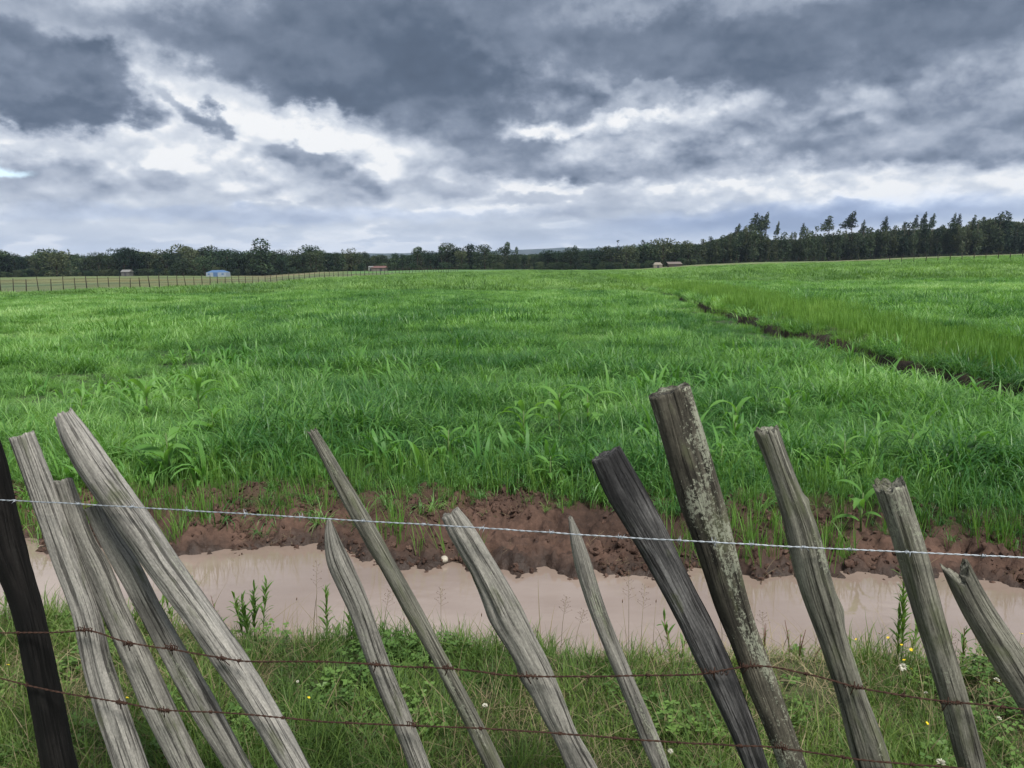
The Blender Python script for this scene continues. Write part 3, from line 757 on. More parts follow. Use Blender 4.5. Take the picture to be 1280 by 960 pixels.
    o = link('fence_post', me, m, fence); o['label'] = label
    return o
post([(-22, 545, 36), (-14, 580, 44), (-2, 640, 46), (9, 690, 48), (26, 735, 40), (41, 790, 38), (56, 866, 40), (74, 960, 42)], W_black, 'silhouetted near-black post cut by the left edge of the photo', .0, 1)
post([(27, 544, 30), (38, 575, 31), (50, 605, 32), (83, 700, 34), (110, 770, 33), (118, 820, 34), (137, 880, 38), (164, 960, 40)], W_pale, 'pale flat topped post just right of the silhouetted post', .0, 2)
post([(77, 600, 24), (90, 640, 26), (106, 683, 27), (118, 702, 32), (140, 756, 31), (166, 813, 35), (196, 880, 38), (235, 960, 36)], W_grey, 'short grey post tucked behind the pale flat topped post', .03, 3)
post([(118, 632, 24), (137, 675, 28), (158, 702, 33), (187, 760, 29), (215, 810, 32), (255, 882, 36), (300, 960, 30)], W_grey, 'thin grey post standing behind the thick pale slanting post', .06, 4)
post([(80, 519, 25), (91, 541, 38), (111, 575, 45), (136, 610, 47), (172, 660, 48), (200, 703, 46), (244, 763, 44), (285, 822, 44), (332, 896, 38), (368, 960, 34)], W_pale, 'thick pale split post slanting strongly left, tallest on the left side', -.0, 5, jag=.005, rough=1.2)
post([(411, 648, 5), (412, 668, 17), (421, 700, 31), (440, 735, 32), (454, 770, 28), (474, 832, 28), (499, 890, 28), (526, 960, 27)], W_grey, 'grey post with a sharpened point, just left of the long thin post', .0, 6, jag=.002)
post([(390, 539, 14), (407, 568, 17), (436, 622, 24), (470, 683, 26), (483, 704, 23), (516, 764, 25), (545, 816, 21), (587, 895, 23), (618, 960, 24)], W_moss, 'long thin straight stake in the middle left of the fence', .03, 7, jag=.005)
post([(562, 641, 27), (573, 660, 36), (597, 700, 37), (612, 725, 40), (632, 770, 48), (653, 806, 44), (668, 835, 42), (690, 884, 38), (706, 920, 32), (724, 955, 40)], W_grey, 'grey post with flaking side and deep grain at the middle of the fence', .0, 8, knots=[(.34, 3.1, .12, .03)], rough=1.7)
post([(713, 647, 5), (720, 672, 16), (727, 700, 22), (742, 750, 22), (758, 792, 22), (786, 859, 22), (815, 930, 25), (827, 960, 22)], W_grey, 'thin short stake ending in a splintered point', .02, 9, jag=.003, rough=1.3)
post([(757, 568, 46), (779, 612, 54), (808, 662, 50), (829, 702, 45), (855, 752, 42), (882, 805, 44), (905, 858, 40), (930, 915, 34), (945, 960, 29)], W_dark, 'dark charcoal grey post with a wide flat top and deep cracks', .0, 10, rough=1.5)
post([(837, 487, 51), (847, 520, 50), (861, 570, 51), (877, 625, 52), (897, 692, 45), (914, 757, 41), (930, 795, 37), (950, 850, 38), (976, 915, 33), (991, 960, 33)], W_lich, 'tallest round post, brown with pale lichen patches', .012, 11, thick=.95, rough=.6)
post([(958, 539, 31), (969, 568, 28), (985, 615, 31), (1003, 657, 38), (1009, 695, 40), (1024, 745, 40), (1044, 805, 34), (1065, 870, 34), (1087, 940, 42)], W_moss, 'grey green post with a knot bulge and a pale broken top', .0, 12, thick=.95, knots=[(.30, .6, .16, .03), (.12, .2, .1, .012)], rough=1.1, jag=.007)
post([(1112, 604, 39), (1123, 635, 38), (1138, 680, 38), (1150, 725, 37), (1162, 770, 36), (1174, 807, 35), (1193, 870, 34), (1216, 960, 33)], W_moss, 'round green tinged post with lichen on its cut top, second from the right edge', .0, 13, thick=.95, rough=.6, jag=.007)
post([(1197, 714, 36), (1211, 745, 40), (1229, 775, 44), (1257, 818, 50), (1284, 860, 50), (1322, 925, 50), (1350, 975, 50)], W_moss, 'mossy post with a notched broken top at the right edge', .0, 14, notch=.035, jag=.008)

def tube(P, rad, K=5, closed=False):
    P = np.asarray(P, float); n = len(P); T_ = np.gradient(P, axis=0); T_ /= np.linalg.norm(T_, axis=1)[:, None] + 1e-12
    up = np.array([0, 0, 1.0]) if abs(T_[:, 2]).mean() < .8 else np.array([1.0, 0, 0])
    A = np.cross(T_, up); A /= np.linalg.norm(A, axis=1)[:, None]; B = np.cross(T_, A)
    rad = np.broadcast_to(np.asarray(rad, float), (n,))
    th = np.linspace(0, 2 * math.pi, K, endpoint=False)
    V_ = P[:, None] + rad[:, None, None] * (A[:, None] * np.cos(th)[None, :, None] + B[:, None] * np.sin(th)[None, :, None])
    F = [(i * K + j, i * K + (j + 1) % K, (i + 1) * K + (j + 1) % K, (i + 1) * K + j) for i in range(n - 1) for j in range(K)]
    F += [tuple(range(K))[::-1], tuple((n - 1) * K + j for j in range(K))]
    return V_.reshape(-1, 3), F
class MB:
    def __init__(s): s.v = []; s.f = []
    def add(s, V_, F):
        b = len(s.v); s.v += [tuple(map(float, q)) for q in V_]; s.f += [tuple(b + i for i in f) for f in F]; return s
    def tube(s, P, r, K=5): return s.add(*tube(P, r, K))
    def box(s, x0, x1, y0, y1, z0, z1):
        return s.add([(x0, y0, z0), (x1, y0, z0), (x1, y1, z0), (x0, y1, z0), (x0, y0, z1), (x1, y0, z1), (x1, y1, z1), (x0, y1, z1)],
                     [(0, 3, 2, 1), (4, 5, 6, 7), (0, 1, 5, 4), (1, 2, 6, 5), (2, 3, 7, 6), (3, 0, 4, 7)])
    def mesh(s, name, m, smooth=False):
        me = bpy.data.meshes.new(name); me.from_pydata(s.v, [], s.f)
        if smooth: me.polygons.foreach_set('use_smooth', np.ones(len(me.polygons), bool))
        me.materials.append(m); me.update(); return me
    def build(s, name, m, parent=None, smooth=False, **k): return link(name, s.mesh(name, m, smooth), None, parent, **k)

def wire(pts, m, label, off, r, barb_px, barb_len, sag=.0, seed=0):
    rr = np.random.default_rng(seed)
    P = [onfence(px, py, off) for px, py in pts]
    a = P[0] - (P[1] - P[0]).normalized() * 1.2; b = P[-1] + (P[-1] - P[-2]).normalized() * 1.2
    P = [a] + P + [b]
    C, _, S = smoothpath(P, [1] * len(P), .004)
    C = C - np.array(fence.location)
    wob = .0012 * fbm(S * 18, S * 0, 2, 400 + seed); C[:, 2] += wob
    mb = MB()
    up = np.array([0, 0, 1.0]); fn = np.array(FN)
    for ph in (0, math.pi):
        a_ = S / .034 * 2 * math.pi + ph
        mb.tube(C + (np.cos(a_)[:, None] * up + np.sin(a_)[:, None] * fn) * r * .95, r, 5)
    wo_ = mb.build('wire_strand', m, fence, True); wo_['label'] = label
    cache = []
    for q in range(4):
        bb = MB(); t = np.linspace(0, 1, 16)
        for s_ in (-1, 1):
            a_ = t * 2 * math.pi * 1.5 + q + s_
            coil = np.stack([s_ * .0015 + (t - .5) * .006, np.sin(a_) * r * 2.6, np.cos(a_) * r * 2.6], 1)
            for e_, sg in ((coil[0], 1), (coil[-1], -1)):
                pass
            d0 = np.array([rr.normal(0, .35), rr.normal(0, .3), 1.0]) * s_; d0 /= np.linalg.norm(d0)
            d1 = np.array([rr.normal(0, .5), rr.normal(0, .5), -1.0]) * s_; d1 /= np.linalg.norm(d1)
            path = np.concatenate([[coil[0] + d0 * barb_len], coil, [coil[-1] + d1 * barb_len]])
            rad = np.full(len(path), r * .85); rad[0] = rad[-1] = r * .2
            bb.tube(path, rad, 5)
        cache.append(bb.mesh('barb', m, True))
    Pc = np.array([tuple(onfence(px, pts[0][1], off)) for px in barb_px]) - np.array(fence.location)
    for k, p in enumerate(Pc):
        i = int(np.argmin(np.abs(C[:, 0] - p[0])))
        bo = link('barb', cache[k % 4], None, wo_); bo.location = C[i]
        bo.rotation_euler = (rr.uniform(0, 6.28), 0, math.atan2(FT.y, FT.x))
    return C
topb = [18, 98, 163, 232, 305, 376, 452, 528, 602, 690, 775, 850, 895, 942, 1008, 1065, 1140, 1236, -60, -130, 1320, 1400]
wire([(0, 625), (100, 630), (232, 638), (400, 648), (600, 660), (800, 673), (1000, 684), (1280, 697)], M_galv, 'bright new galvanised barbed wire, the top strand', -.052, .00105, topb, .013, seed=1)
wire([(0, 791), (60, 791), (90, 790), (106, 786), (130, 793), (156, 803), (215, 812), (305, 827), (400, 827), (465, 830), (490, 833), (560, 835), (640, 845), (680, 846), (780, 845), (880, 843), (900, 838), (945, 831), (966, 833), (1040, 850), (1072, 860), (1130, 870), (1180, 877), (1230, 881), (1290, 888)],
     M_rust, 'rusty barbed wire, the middle strand', -.050, .0013, [22, 105, 160, 213, 296, 395, 470, 530, 616, 660, 735, 810, 893, 934, 1010, 1076, 1135, 1205, 1262], .010, seed=2)
wire([(-40, 835), (0, 848), (60, 863), (120, 873), (156, 879), (200, 888), (290, 891), (400, 902), (490, 906), (600, 910), (700, 917), (800, 925), (880, 930), (970, 934), (1070, 949), (1105, 953), (1200, 960), (1300, 972)],
     M_rust, 'rusty barbed wire, the lowest strand in view', -.050, .0013, [30, 105, 152, 205, 260, 350, 430, 515, 600, 700, 770, 850, 930, 985, 1060, 1150, 1240], .009, seed=3)
# rusted ties where the old wires are fixed to the posts
def tie(px, py, w_px, seed):
    p = onfence(px, py, -.049); rr = np.random.default_rng(seed); mb = MB()
    L = w_px / FPX * 1.8; t = np.linspace(0, 1, 60); a = t * 2 * math.pi * 6
    q = np.stack([(t - .5) * L, np.sin(a) * .0040, np.cos(a) * (.0045 + .002 * np.sin(t * 9 + seed))], 1)
    q = np.stack([q[:, 0] * FT.x - q[:, 1] * FT.y, q[:, 0] * FT.y + q[:, 1] * FT.x, q[:, 2]], 1)
    mb.tube(q, .0012, 4)
    z0 = np.array([0, 0, 0]); mb.tube([z0 + (0, 0, .012), z0, z0 + (rr.normal(0, .01), 0, -.02)], .0014, 4)
    o = mb.build('wire_tie', M_rust, fence, True); o.location = p - fence.location
for i, a in enumerate([(106, 787, 26), (160, 805, 16), (214, 809, 22), (277, 823, 16), (470, 831, 26), (560, 835, 16), (658, 845, 34), (893, 840, 34), (938, 832, 26), (1068, 858, 26), (1185, 878, 20), (150, 878, 14), (205, 888, 18), (516, 905, 18), (976, 933, 16)]): tie(*a, i)
# ------------------------------------------------------------------ trees
M_tree = [leafmat('dark_foliage', (.014, .030, .019), (.036, .066, .036), (.075, .108, .052), trans=.15, rough=.75, spec=.15, ns=.35, rv=.95),
          leafmat('gum_foliage', (.019, .036, .022), (.046, .073, .038), (.085, .108, .058), trans=.2, rough=.7, spec=.2, ns=.35, rv=.95),
          leafmat('olive_foliage', (.024, .041, .022), (.052, .073, .036), (.08, .096, .05), trans=.2, rough=.7, spec=.2, ns=.35, rv=.95)]
M_bark = flatmat('dark_bark', (.055, .045, .035), .95, .1, 0, .3, 8)
M_palebark = flatmat('pale_gum_bark', (.10, .085, .065), .9, .1, 0, .3, 8)
def crown(lobes, n, size, m, seed, flat=.7):
    """leaf tufts spread through several lobes; metres for a tree 1 high"""
    r = np.random.default_rng(seed)
    vol = np.array([l[3] * l[4] * l[5] for l in lobes]) ** .66; cnt = (vol / vol.sum() * n).astype(int) + 3
    cs = []
    for l, c in zip(lobes, cnt):
        d = r.normal(0, 1, (c, 3)); d /= np.linalg.norm(d, axis=1)[:, None]
        q = r.uniform(.35, 1.08, (c, 1)) ** .6
        cs.append(np.array(l[:3]) + d * q * np.array(l[3:6]))
    c = np.concatenate(cs); n = len(c)
    a = r.normal(0, 1, (n, 3)); a /= np.linalg.norm(a, axis=1)[:, None]
    b = np.cross(a, r.normal(0, 1, (n, 3))); b /= np.linalg.norm(b, axis=1)[:, None]
    s = size * r.uniform(.5, 1.35, (n, 1))
    V_ = np.stack([c - a * s, c + b * s * flat * r.uniform(.5, 1, (n, 1)), c + a * s * r.uniform(.6, 1.2, (n, 1)), c - b * s * flat * r.uniform(.5, 1, (n, 1))], 1).reshape(-1, 3)
    me = npmesh('crown', V_, np.arange(n * 4).reshape(-1, 4), False); me.materials.append(m); return me
def trunkmesh(paths, m):
    mb = MB()
    for P, r0, r1 in paths:
        P = np.array(P, float); t = np.linspace(0, 1, 7); s = np.linspace(0, 1, len(P))
        Q = np.stack([np.interp(t, s, P[:, i]) for i in range(3)], 1)
        mb.tube(Q, r0 + (r1 - r0) * t, 6)
    return mb.mesh('trunk', m, True)
protos = {}
def addp(kind, lobes, n, size, m, seed, paths, bark): protos.setdefault(kind, []).append((crown(lobes, n, size, m, seed), trunkmesh(paths, bark)))
for i in range(6):   # broad bushy trees, foliage to the ground
    r = np.random.default_rng(500 + i); L = []
    w_ = r.uniform(.28, .42)
    for k in range(11):
        a = r.uniform(0, 6.28); q = r.uniform(0, w_ * .8); zc = r.uniform(.22, .80)
        s = r.uniform(.12, .20); L.append((q * math.cos(a), q * math.sin(a), zc, s * 1.15, s * 1.15, s * .85))
    L.append((0, 0, .42, w_ * .8, w_ * .8, .34)); L.append((0, 0, .15, w_ * .8, w_ * .8, .15))
    addp('bushy', L, 1300, .030, M_tree[i % 2 * 2], 510 + i, [([(0, 0, -.03), (.01, 0, .3), (0, .02, .7)], .028, .01), ([(0, 0, .2), (.15, .05, .55)], .015, .005), ([(0, 0, .25), (-.14, -.05, .6)], .015, .005)], M_bark)
for i in range(6):   # plantation gums: straight stems, narrow crowns
    r = np.random.default_rng(530 + i); L = []
    for k in range(9):
        zc = r.uniform(.14, .93); s = (.11 * (1.15 - abs(zc - .6))) * r.uniform(.7, 1.2); a = r.uniform(0, 6.28); q = r.uniform(0, .07)
        L.append((q * math.cos(a), q * math.sin(a), zc, s, s, s * 1.25))
    L.append((0, 0, .96, .03, .03, .05))
    L += [(0, 0, .12, .08, .08, .12), (.03, .02, .3, .1, .1, .12)]
    addp('gum', L, 1000, .027, M_tree[1 if i % 3 else 2], 540 + i, [([(0, 0, -.03), (r.normal(0, .01), 0, .5), (r.normal(0, .015), 0, .95)], .014, .004)] + [([(0, 0, z_), (.07 * math.cos(z_ * 50), .07 * math.sin(z_ * 50), z_ + .1)], .005, .002) for z_ in (.35, .5, .65, .78)], M_palebark)
for i in range(5):   # wind-combed emergent gums: bare stem, one-sided pointed crown high up
    r = np.random.default_rng(560 + i); L = []
    for k in range(14):
        t_ = k / 13; zc = .67 + .28 * t_; wd = .085 * (1 - t_) ** .8 + .016
        L.append((-wd * r.uniform(.2, 1.0) + .02 + .01 * t_, r.normal(0, .015), zc + r.normal(0, .008), wd * r.uniform(.8, 1.15), wd * .8, .05))
    if i % 2: L.append((-.12, 0, .60, .04, .03, .02))
    addp('sail', L, 760, .0155, M_tree[1], 570 + i, [([(0, 0, -.03), (.005, 0, .5), (0, 0, .97)], .008, .003), ([(0, 0, .6), (-.08, 0, .7)], .004, .002), ([(0, 0, .68), (-.09, 0, .8)], .003, .001)], M_palebark)
for i in range(2):   # tall rounded tree with a heavy head
    L = [(0, 0, .80, .17, .17, .19), (.05, .03, .62, .16, .15, .14), (-.06, 0, .55, .14, .14, .15), (.02, 0, .33, .20, .18, .2), (-.05, .04, .18, .2, .18, .15)]
    addp('round', L, 1500, .026, M_tree[0], 580 + i, [([(0, 0, -.03), (.01, 0, .4), (0, 0, .8)], .025, .01)], M_bark)
addp('lollipop', [(0, 0, .82, .15, .15, .13), (.04, 0, .92, .10, .1, .07), (-.06, 0, .72, .08, .08, .07)], 500, .025, M_tree[0], 590, [([(0, 0, -.03), (.0, 0, .5), (.01, 0, .85)], .012, .006)], M_bark)
for i in range(3):   # little spiry conifers
    L = [(0, 0, .2 + .1 * k, .16 * (1 - k / 8) + .015, .16 * (1 - k / 8) + .015, .06) for k in range(8)]
    addp('pine', L, 500, .026, M_tree[0], 600 + i, [([(0, 0, -.03), (0, 0, .5), (0, 0, .97)], .014, .003)], M_bark)

TOP = [(-120, 312), (0, 314), (12, 315), (30, 321), (42, 317), (60, 313), (90, 315), (108, 320), (130, 316), (150, 314), (165, 309), (190, 312), (215, 314), (240, 309), (262, 309), (285, 313), (306, 315), (322, 314), (352, 314), (370, 317), (388, 309), (410, 313), (430, 313), (455, 316), (480, 321), (500, 319), (522, 313), (540, 316), (560, 311), (590, 311), (606, 316), (640, 315), (700, 314), (730, 311), (780, 310), (800, 308), (820, 305), (850, 302), (875, 303), (890, 298), (905, 294), (918, 288), (940, 288), (958, 296), (975, 297), (990, 298), (1010, 294), (1040, 292), (1060, 289), (1090, 288), (1130, 285), (1160, 284), (1200, 283), (1222, 277), (1232, 272), (1258, 274), (1280, 277), (1400, 270)]
txs, tys = zip(*TOP); bxs, bys = zip(*BASE)
def topy(px): return float(np.interp(px, txs, tys)) - (1.5 if px < 830 else 0)
def place_tree(kind, px, top, Y, label, group=None, i=None, wide=1.0, name='tree'):
    if kind == 'sail': Y += 13
    pr = protos[kind]; cr, tr = pr[(i if i is not None else random.randrange(len(pr))) % len(pr)]
    b = at_depth(px, 330, Y); z0 = float(H(b.x, Y)); zt = at_depth(px, top, Y).z; h = max(zt - z0, 2.0)
    t = thing(name, label, 'tree', (b.x, Y, z0), (0, 0, random.uniform(-.3, .3) if kind == 'sail' else random.uniform(0, 6.28)), group)
    t.scale = (h * wide, h * wide, h)
    link('crown', cr, None, t); link('trunk', tr, None, t)
    return t
# ordinary trees of the wood edge, one by one
px = -70.0
while px < 1345:
    if px < 690: kind, st, grp, lab, nm, wd = ('bushy', 11, 'broad trees of the left wood edge', 'dark bushy tree of the low wood edge behind the left and middle fields', 'broadleaf_tree', 1.0)
    elif px < 900: kind, st, grp, lab, nm, wd = ('bushy' if random.random() < .5 else 'gum', 8.5, 'mixed trees of the middle wood', 'dark tree of the wood edge rising to the right of the middle', 'woodland_tree', 1.15)
    else: kind, st, grp, lab, nm, wd = ('gum', 6.3, 'plantation gum trees', 'slim gum tree in the even plantation on the right', 'gum_tree', 1.0)
    if px < 690 and random.random() < .12: kind2 = 'pine'
    else: kind2 = kind
    seg = [(120, 'above the left end of the long fence'), (200, 'behind the pale roofed hut'), (300, 'behind the white and blue shed'), (372, 'beside the tall round headed tree'), (455, 'beyond the right end of the pale pasture'),
           (500, 'behind the dull red roofed shed'), (600, 'under the open headed trees left of the middle'), (690, 'below the lone long stemmed tree'), (800, 'where blue hills show just above'), (900, 'behind the straw coloured hut'),
           (965, 'below the highest gum cluster'), (1020, 'below the isolated gum tops'), (1085, 'under the broadest leaning crown'), (1135, 'under the ragged lone gum top'), (1176, 'under the row of three leaning gums'), (1222, 'under the close pair of leaning gums'), (9999, 'beside the high broad tree near the right edge')]
    where = [b for a, b in seg if px < a][0]
    what = {'bushy': 'dark bushy tree', 'pine': 'small spiry conifer', 'gum': 'slim dark gum tree'}[kind2]
    lab = what + ' ' + where; grp = what + 's ' + where
    nm = {'bushy': 'broadleaf_tree', 'pine': 'conifer_tree', 'gum': 'gum_tree'}[kind2]
    j = random.gauss(0, 2.6) - (random.random() < .2) * 3
    place_tree(kind2, px, topy(px) + j + (0 if kind2 == 'pine' else -1.5), RW + random.uniform(0, 16), lab, grp, wide=wd * random.uniform(.85, 1.25), name=nm)
    px += st * random.uniform(.65, 1.3)
# trees that stand out
SP = [('round', 327, 297, RW - 6, 'tall round headed dark tree rising alone above the left wood', 1.45, 'tall_tree'),
      ('bushy', 70, 311, RW - 14, 'broad dark tree standing forward of the wood near the left edge', 1.6, 'broadleaf_tree'),
      ('bushy', 255, 318, RW - 12, 'wide dark bushy tree just behind and left of the white and blue shed', 1.5, 'broadleaf_tree'),
      ('bushy', 228, 320, RW - 10, 'wide green bushy tree left of the white and blue shed', 1.7, 'broadleaf_tree'),
      ('bushy', 352, 318, RW - 8, 'bushy tree directly right of the tall round headed tree', 1.3, 'broadleaf_tree'),
      ('bushy', 395, 311, RW - 6, 'dome shaped tree at the right end of the pale pasture', 1.4, 'broadleaf_tree'),
      ('lollipop', 522, 308, RW + 4, 'tree with a flat open head above the middle left wood', 1.5, 'open_headed_tree'),
      ('lollipop', 552, 308, RW + 4, 'open headed tree right of the flat headed one in the middle left wood', 1.0, 'open_headed_tree'),
      ('lollipop', 634, 302, RW + 8, 'lone long stemmed tree with a small round head near the middle of the skyline', .8, 'long_stemmed_tree'),
      ('lollipop', 646, 308, RW + 10, 'smaller long stemmed tree right beside the lone round headed one', .55, 'long_stemmed_tree'),
      ('lollipop', 607, 312, RW + 8, 'small long stemmed tree left of the lone round headed one', .6, 'long_stemmed_tree'),
      ('sail', 922, 278, RW + 4, 'first of the tall clustered gums, left and lowest of the tall group', 1.2, 'gum_tree'),
      ('sail', 930, 281, RW + 7, 'leafy gum just right of the lowest tall gum', 1.3, 'gum_tree'),
      ('sail', 943, 265, RW + 4, 'tall gum with a leaning pointed crown in the highest cluster', 1.5, 'gum_tree'),
      ('sail', 950, 268, RW + 9, 'gum with a narrow crown between the two highest gums', 1.1, 'gum_tree'),
      ('sail', 956, 264, RW + 5, 'highest gum, at the right end of the tall cluster', 1.1, 'gum_tree'),
      ('sail', 971, 275, RW + 8, 'small isolated gum top just right of the highest cluster', .7, 'gum_tree'),
      ('sail', 988, 289, RW + 8, 'low pointed gum between the two isolated gum tops', .8, 'gum_tree'),
      ('sail', 1002, 278, RW + 6, 'second isolated gum top, with a leaning crown', .9, 'gum_tree'),
      ('sail', 1034, 268, RW + 6, 'wide branched gum left of the broadest leaning crown', 1.5, 'gum_tree'),
      ('sail', 1062, 263, RW + 4, 'gum with the broadest leaning crown above the plantation', 1.7, 'gum_tree'),
      ('sail', 1077, 273, RW + 8, 'thin gum right beside the broadest leaning crown', .8, 'gum_tree'),
      ('sail', 1104, 269, RW + 6, 'ragged gum top alone in the gap above the plantation', 1.1, 'gum_tree'),
      ('sail', 1127, 276, RW + 7, 'low gum top left of the row of three leaning gums', .8, 'gum_tree'),
      ('sail', 1142, 267, RW + 6, 'left and thinnest of the row of three leaning gums', .8, 'gum_tree'),
      ('sail', 1152, 264, RW + 8, 'middle one of the row of three leaning gums', 1.05, 'gum_tree'),
      ('sail', 1163, 265, RW + 6, 'right one of the row of three leaning gums', 1.0, 'gum_tree'),
      ('sail', 1189, 265, RW + 6, 'left one of a close pair of leaning gums', .9, 'gum_tree'),
      ('sail', 1195, 266, RW + 9, 'right one of a close pair of leaning gums', .9, 'gum_tree'),
      ('sail', 1214, 267, RW + 7, 'last small round gum top before the high broad tree', .9, 'gum_tree'),
      ('round', 1250, 263, RW + 2, 'high broad dense tree topping the plantation near the right edge', 1.0, 'tall_tree'),
      ('bushy', 1235, 270, RW + 5, 'dense shoulder tree left of the high broad tree near the right edge', 1.0, 'broadleaf_tree')]
for i, (k, px, tp, Y, lab, wd, nm) in enumerate(SP): place_tree(k, px, tp, Y, lab, None, i, wd, nm)
# the depth of the wood behind its edge, one mass
allm = []; 
for k in ('bushy', 'gum'):
    for cr, tr in protos[k][:4]: allm.append(cr)
n = 3600; px_ = rng.uniform(-450, 1750, n); Yw = RW + rng.uniform(14, 130, n)
pts = []; sc = []; ix = []
for a, Y in zip(px_, Yw):
    b = at_depth(a, 330, Y); z0 = float(H(b.x, Y)); zt = at_depth(a, topy(a) + 2.5 + abs(random.gauss(0, 3)), Y).z
    h = max(zt - z0, 3); pts.append((b.x, Y, z0)); g_ = a > 760; sc.append((h * (1.3 if g_ else 1.1),) * 2 + (h,)); ix.append(random.randrange(4, 8) if g_ else random.randrange(0, 4))
scatter('wood', allm, pts, np.stack([np.zeros(n), np.zeros(n), rng.uniform(0, 6.28, n)], 1), sc, ix, label='dark mass of woodland behind the edge trees')
n = 1200; px_ = rng.uniform(-400, 1650, n); pts = []; sc = []
for q_, a in enumerate(px_):
    Y = RW - random.uniform(-2, 5) + (q_ % 2) * 16; b = at_depth(a, 330, Y); pts.append((b.x, Y, float(H(b.x, Y)) - .3)); h = random.uniform(1.2, 4.2) * (1 if a < 880 or q_ % 2 else .4); sc.append((h * 1.5, h * 1.2, h))
scatter('undergrowth', [c for c, _ in protos['bushy']], pts, np.stack([np.zeros(n), np.zeros(n), rng.uniform(0, 6.28, n)], 1), sc, rng.integers(0, 6, n), label='low scrub along the foot of the wood')

# far blue hills beyond the wood
M_hill, g = mat('hill_cover'); P = geo_pos(g)
finish(g, g.ramp(g.noise(g.vm('MULTIPLY', P, (.004, .0012, .01)), 1.0, 6, .65), [(.42, (.02, .035, .02)), (.50, (.025, .038, .03)), (.56, (.05, .06, .045)), (.6, (.02, .035, .025))]), 1.0, .0)
for (Y0, prof) in ((3000, [(-400, 323), (0, 322), (400, 320), (640, 319), (720, 317), (800, 315), (900, 313), (1000, 310), (1280, 305), (1700, 300)]),
                   (6500, [(-400, 322), (200, 320), (560, 316), (640, 312), (700, 309), (740, 310), (800, 306), (850, 305), (920, 307), (1000, 303), (1280, 300), (1700, 300)])):
    pxs = np.linspace(-420, 1700, 260); top_ = np.interp(pxs, *zip(*prof))
    rows = []
    for j, q in enumerate((0, .25, .5, .75, 1, 1.3)):
        v = []
        for a, tp in zip(pxs, top_):
            p = at_depth(a, tp, Y0); Yq = Y0 * (.72 + .28 * q)
            zz = -14 + (p.z + 14 + Y0 * .0015 * (fbm(a * .02, 0, 4, 700 + Y0 % 97) + 0)) * math.sin(min(q, 1) * 1.57) * (1 if q <= 1 else .7)
            v.append((p.x * Yq / Y0, Yq, float(zz)))
        rows.append(v)
    link('hills', npmesh('hills', np.array(rows).reshape(-1, 3), gridfaces(len(rows), len(pxs))), M_hill, kind='structure')

# ------------------------------------------------------------------ far fences
M_postfar = flatmat('dark_fence_wood', (.040, .033, .028), .95, .1, 0, .3, 9)
def farfence(label, pts, h, r, wires=2, lean=.05, tall=1.0):
    (x0, y0) = pts[0]; z0 = float(H(x0, y0)); f_ = thing('field_fence', label, 'fence', (x0, y0, z0))
    tops = []
    base = MB()
    base.tube([(0, 0, -.2), (0, 0, h * .5), (.01, 0, h)], [r * 1.1, r, r * .85], 6); pm = base.mesh('post', M_postfar, True)
    for k, (x, y) in enumerate(pts):
        z = float(H(x, y)) - z0; o = link('post', pm, None, f_); o.location = (x - x0, y - y0, z)
        s = random.uniform(.85, 1.15); o.scale = (s, s, random.uniform(.88, 1.12)); o.rotation_euler = (random.gauss(0, lean), random.gauss(0, lean), random.uniform(0, 6))
        tops.append((x - x0, y - y0, z))
    T_ = np.array(tops)
    for q in range(wires):
        mb = MB(); mb.tube(T_ + (0, 0, h * (.45 + .4 * q / max(wires - 1, 1))), .006 + .00004 * y0, 4); mb.build('wire_strand', M_postfar, f_, True)
n = 80; t_ = np.linspace(0, 1, n) ** 1.08
farfence('long fence of thin dark posts between the crop and the pale pasture on the left', [(FENCE_A[0] + (FENCE_B[0] - FENCE_A[0]) * t + .25 * math.sin(9 * t), FENCE_A[1] + (FENCE_B[1] - FENCE_A[1]) * t) for t in t_], 1.15, .036, 3)
pr = []
for k in range(18):
    p = at_depth(1112 + 15 * k, 330, 160 - 1.2 * k); pr.append((p.x, p.y))
farfence('short run of weathered posts in the grazed grass near the right edge', pr, 1.35, .07, 2)
pr = []
for k in range(30):
    p = at_depth(905 + 9.3 * k + random.uniform(-1.2, 1.2), 330, RW - 14 - .05 * k); pr.append((p.x, p.y))
farfence('thin dark stakes along the foot of the plantation', pr, 1.7, .07, 1, .03)

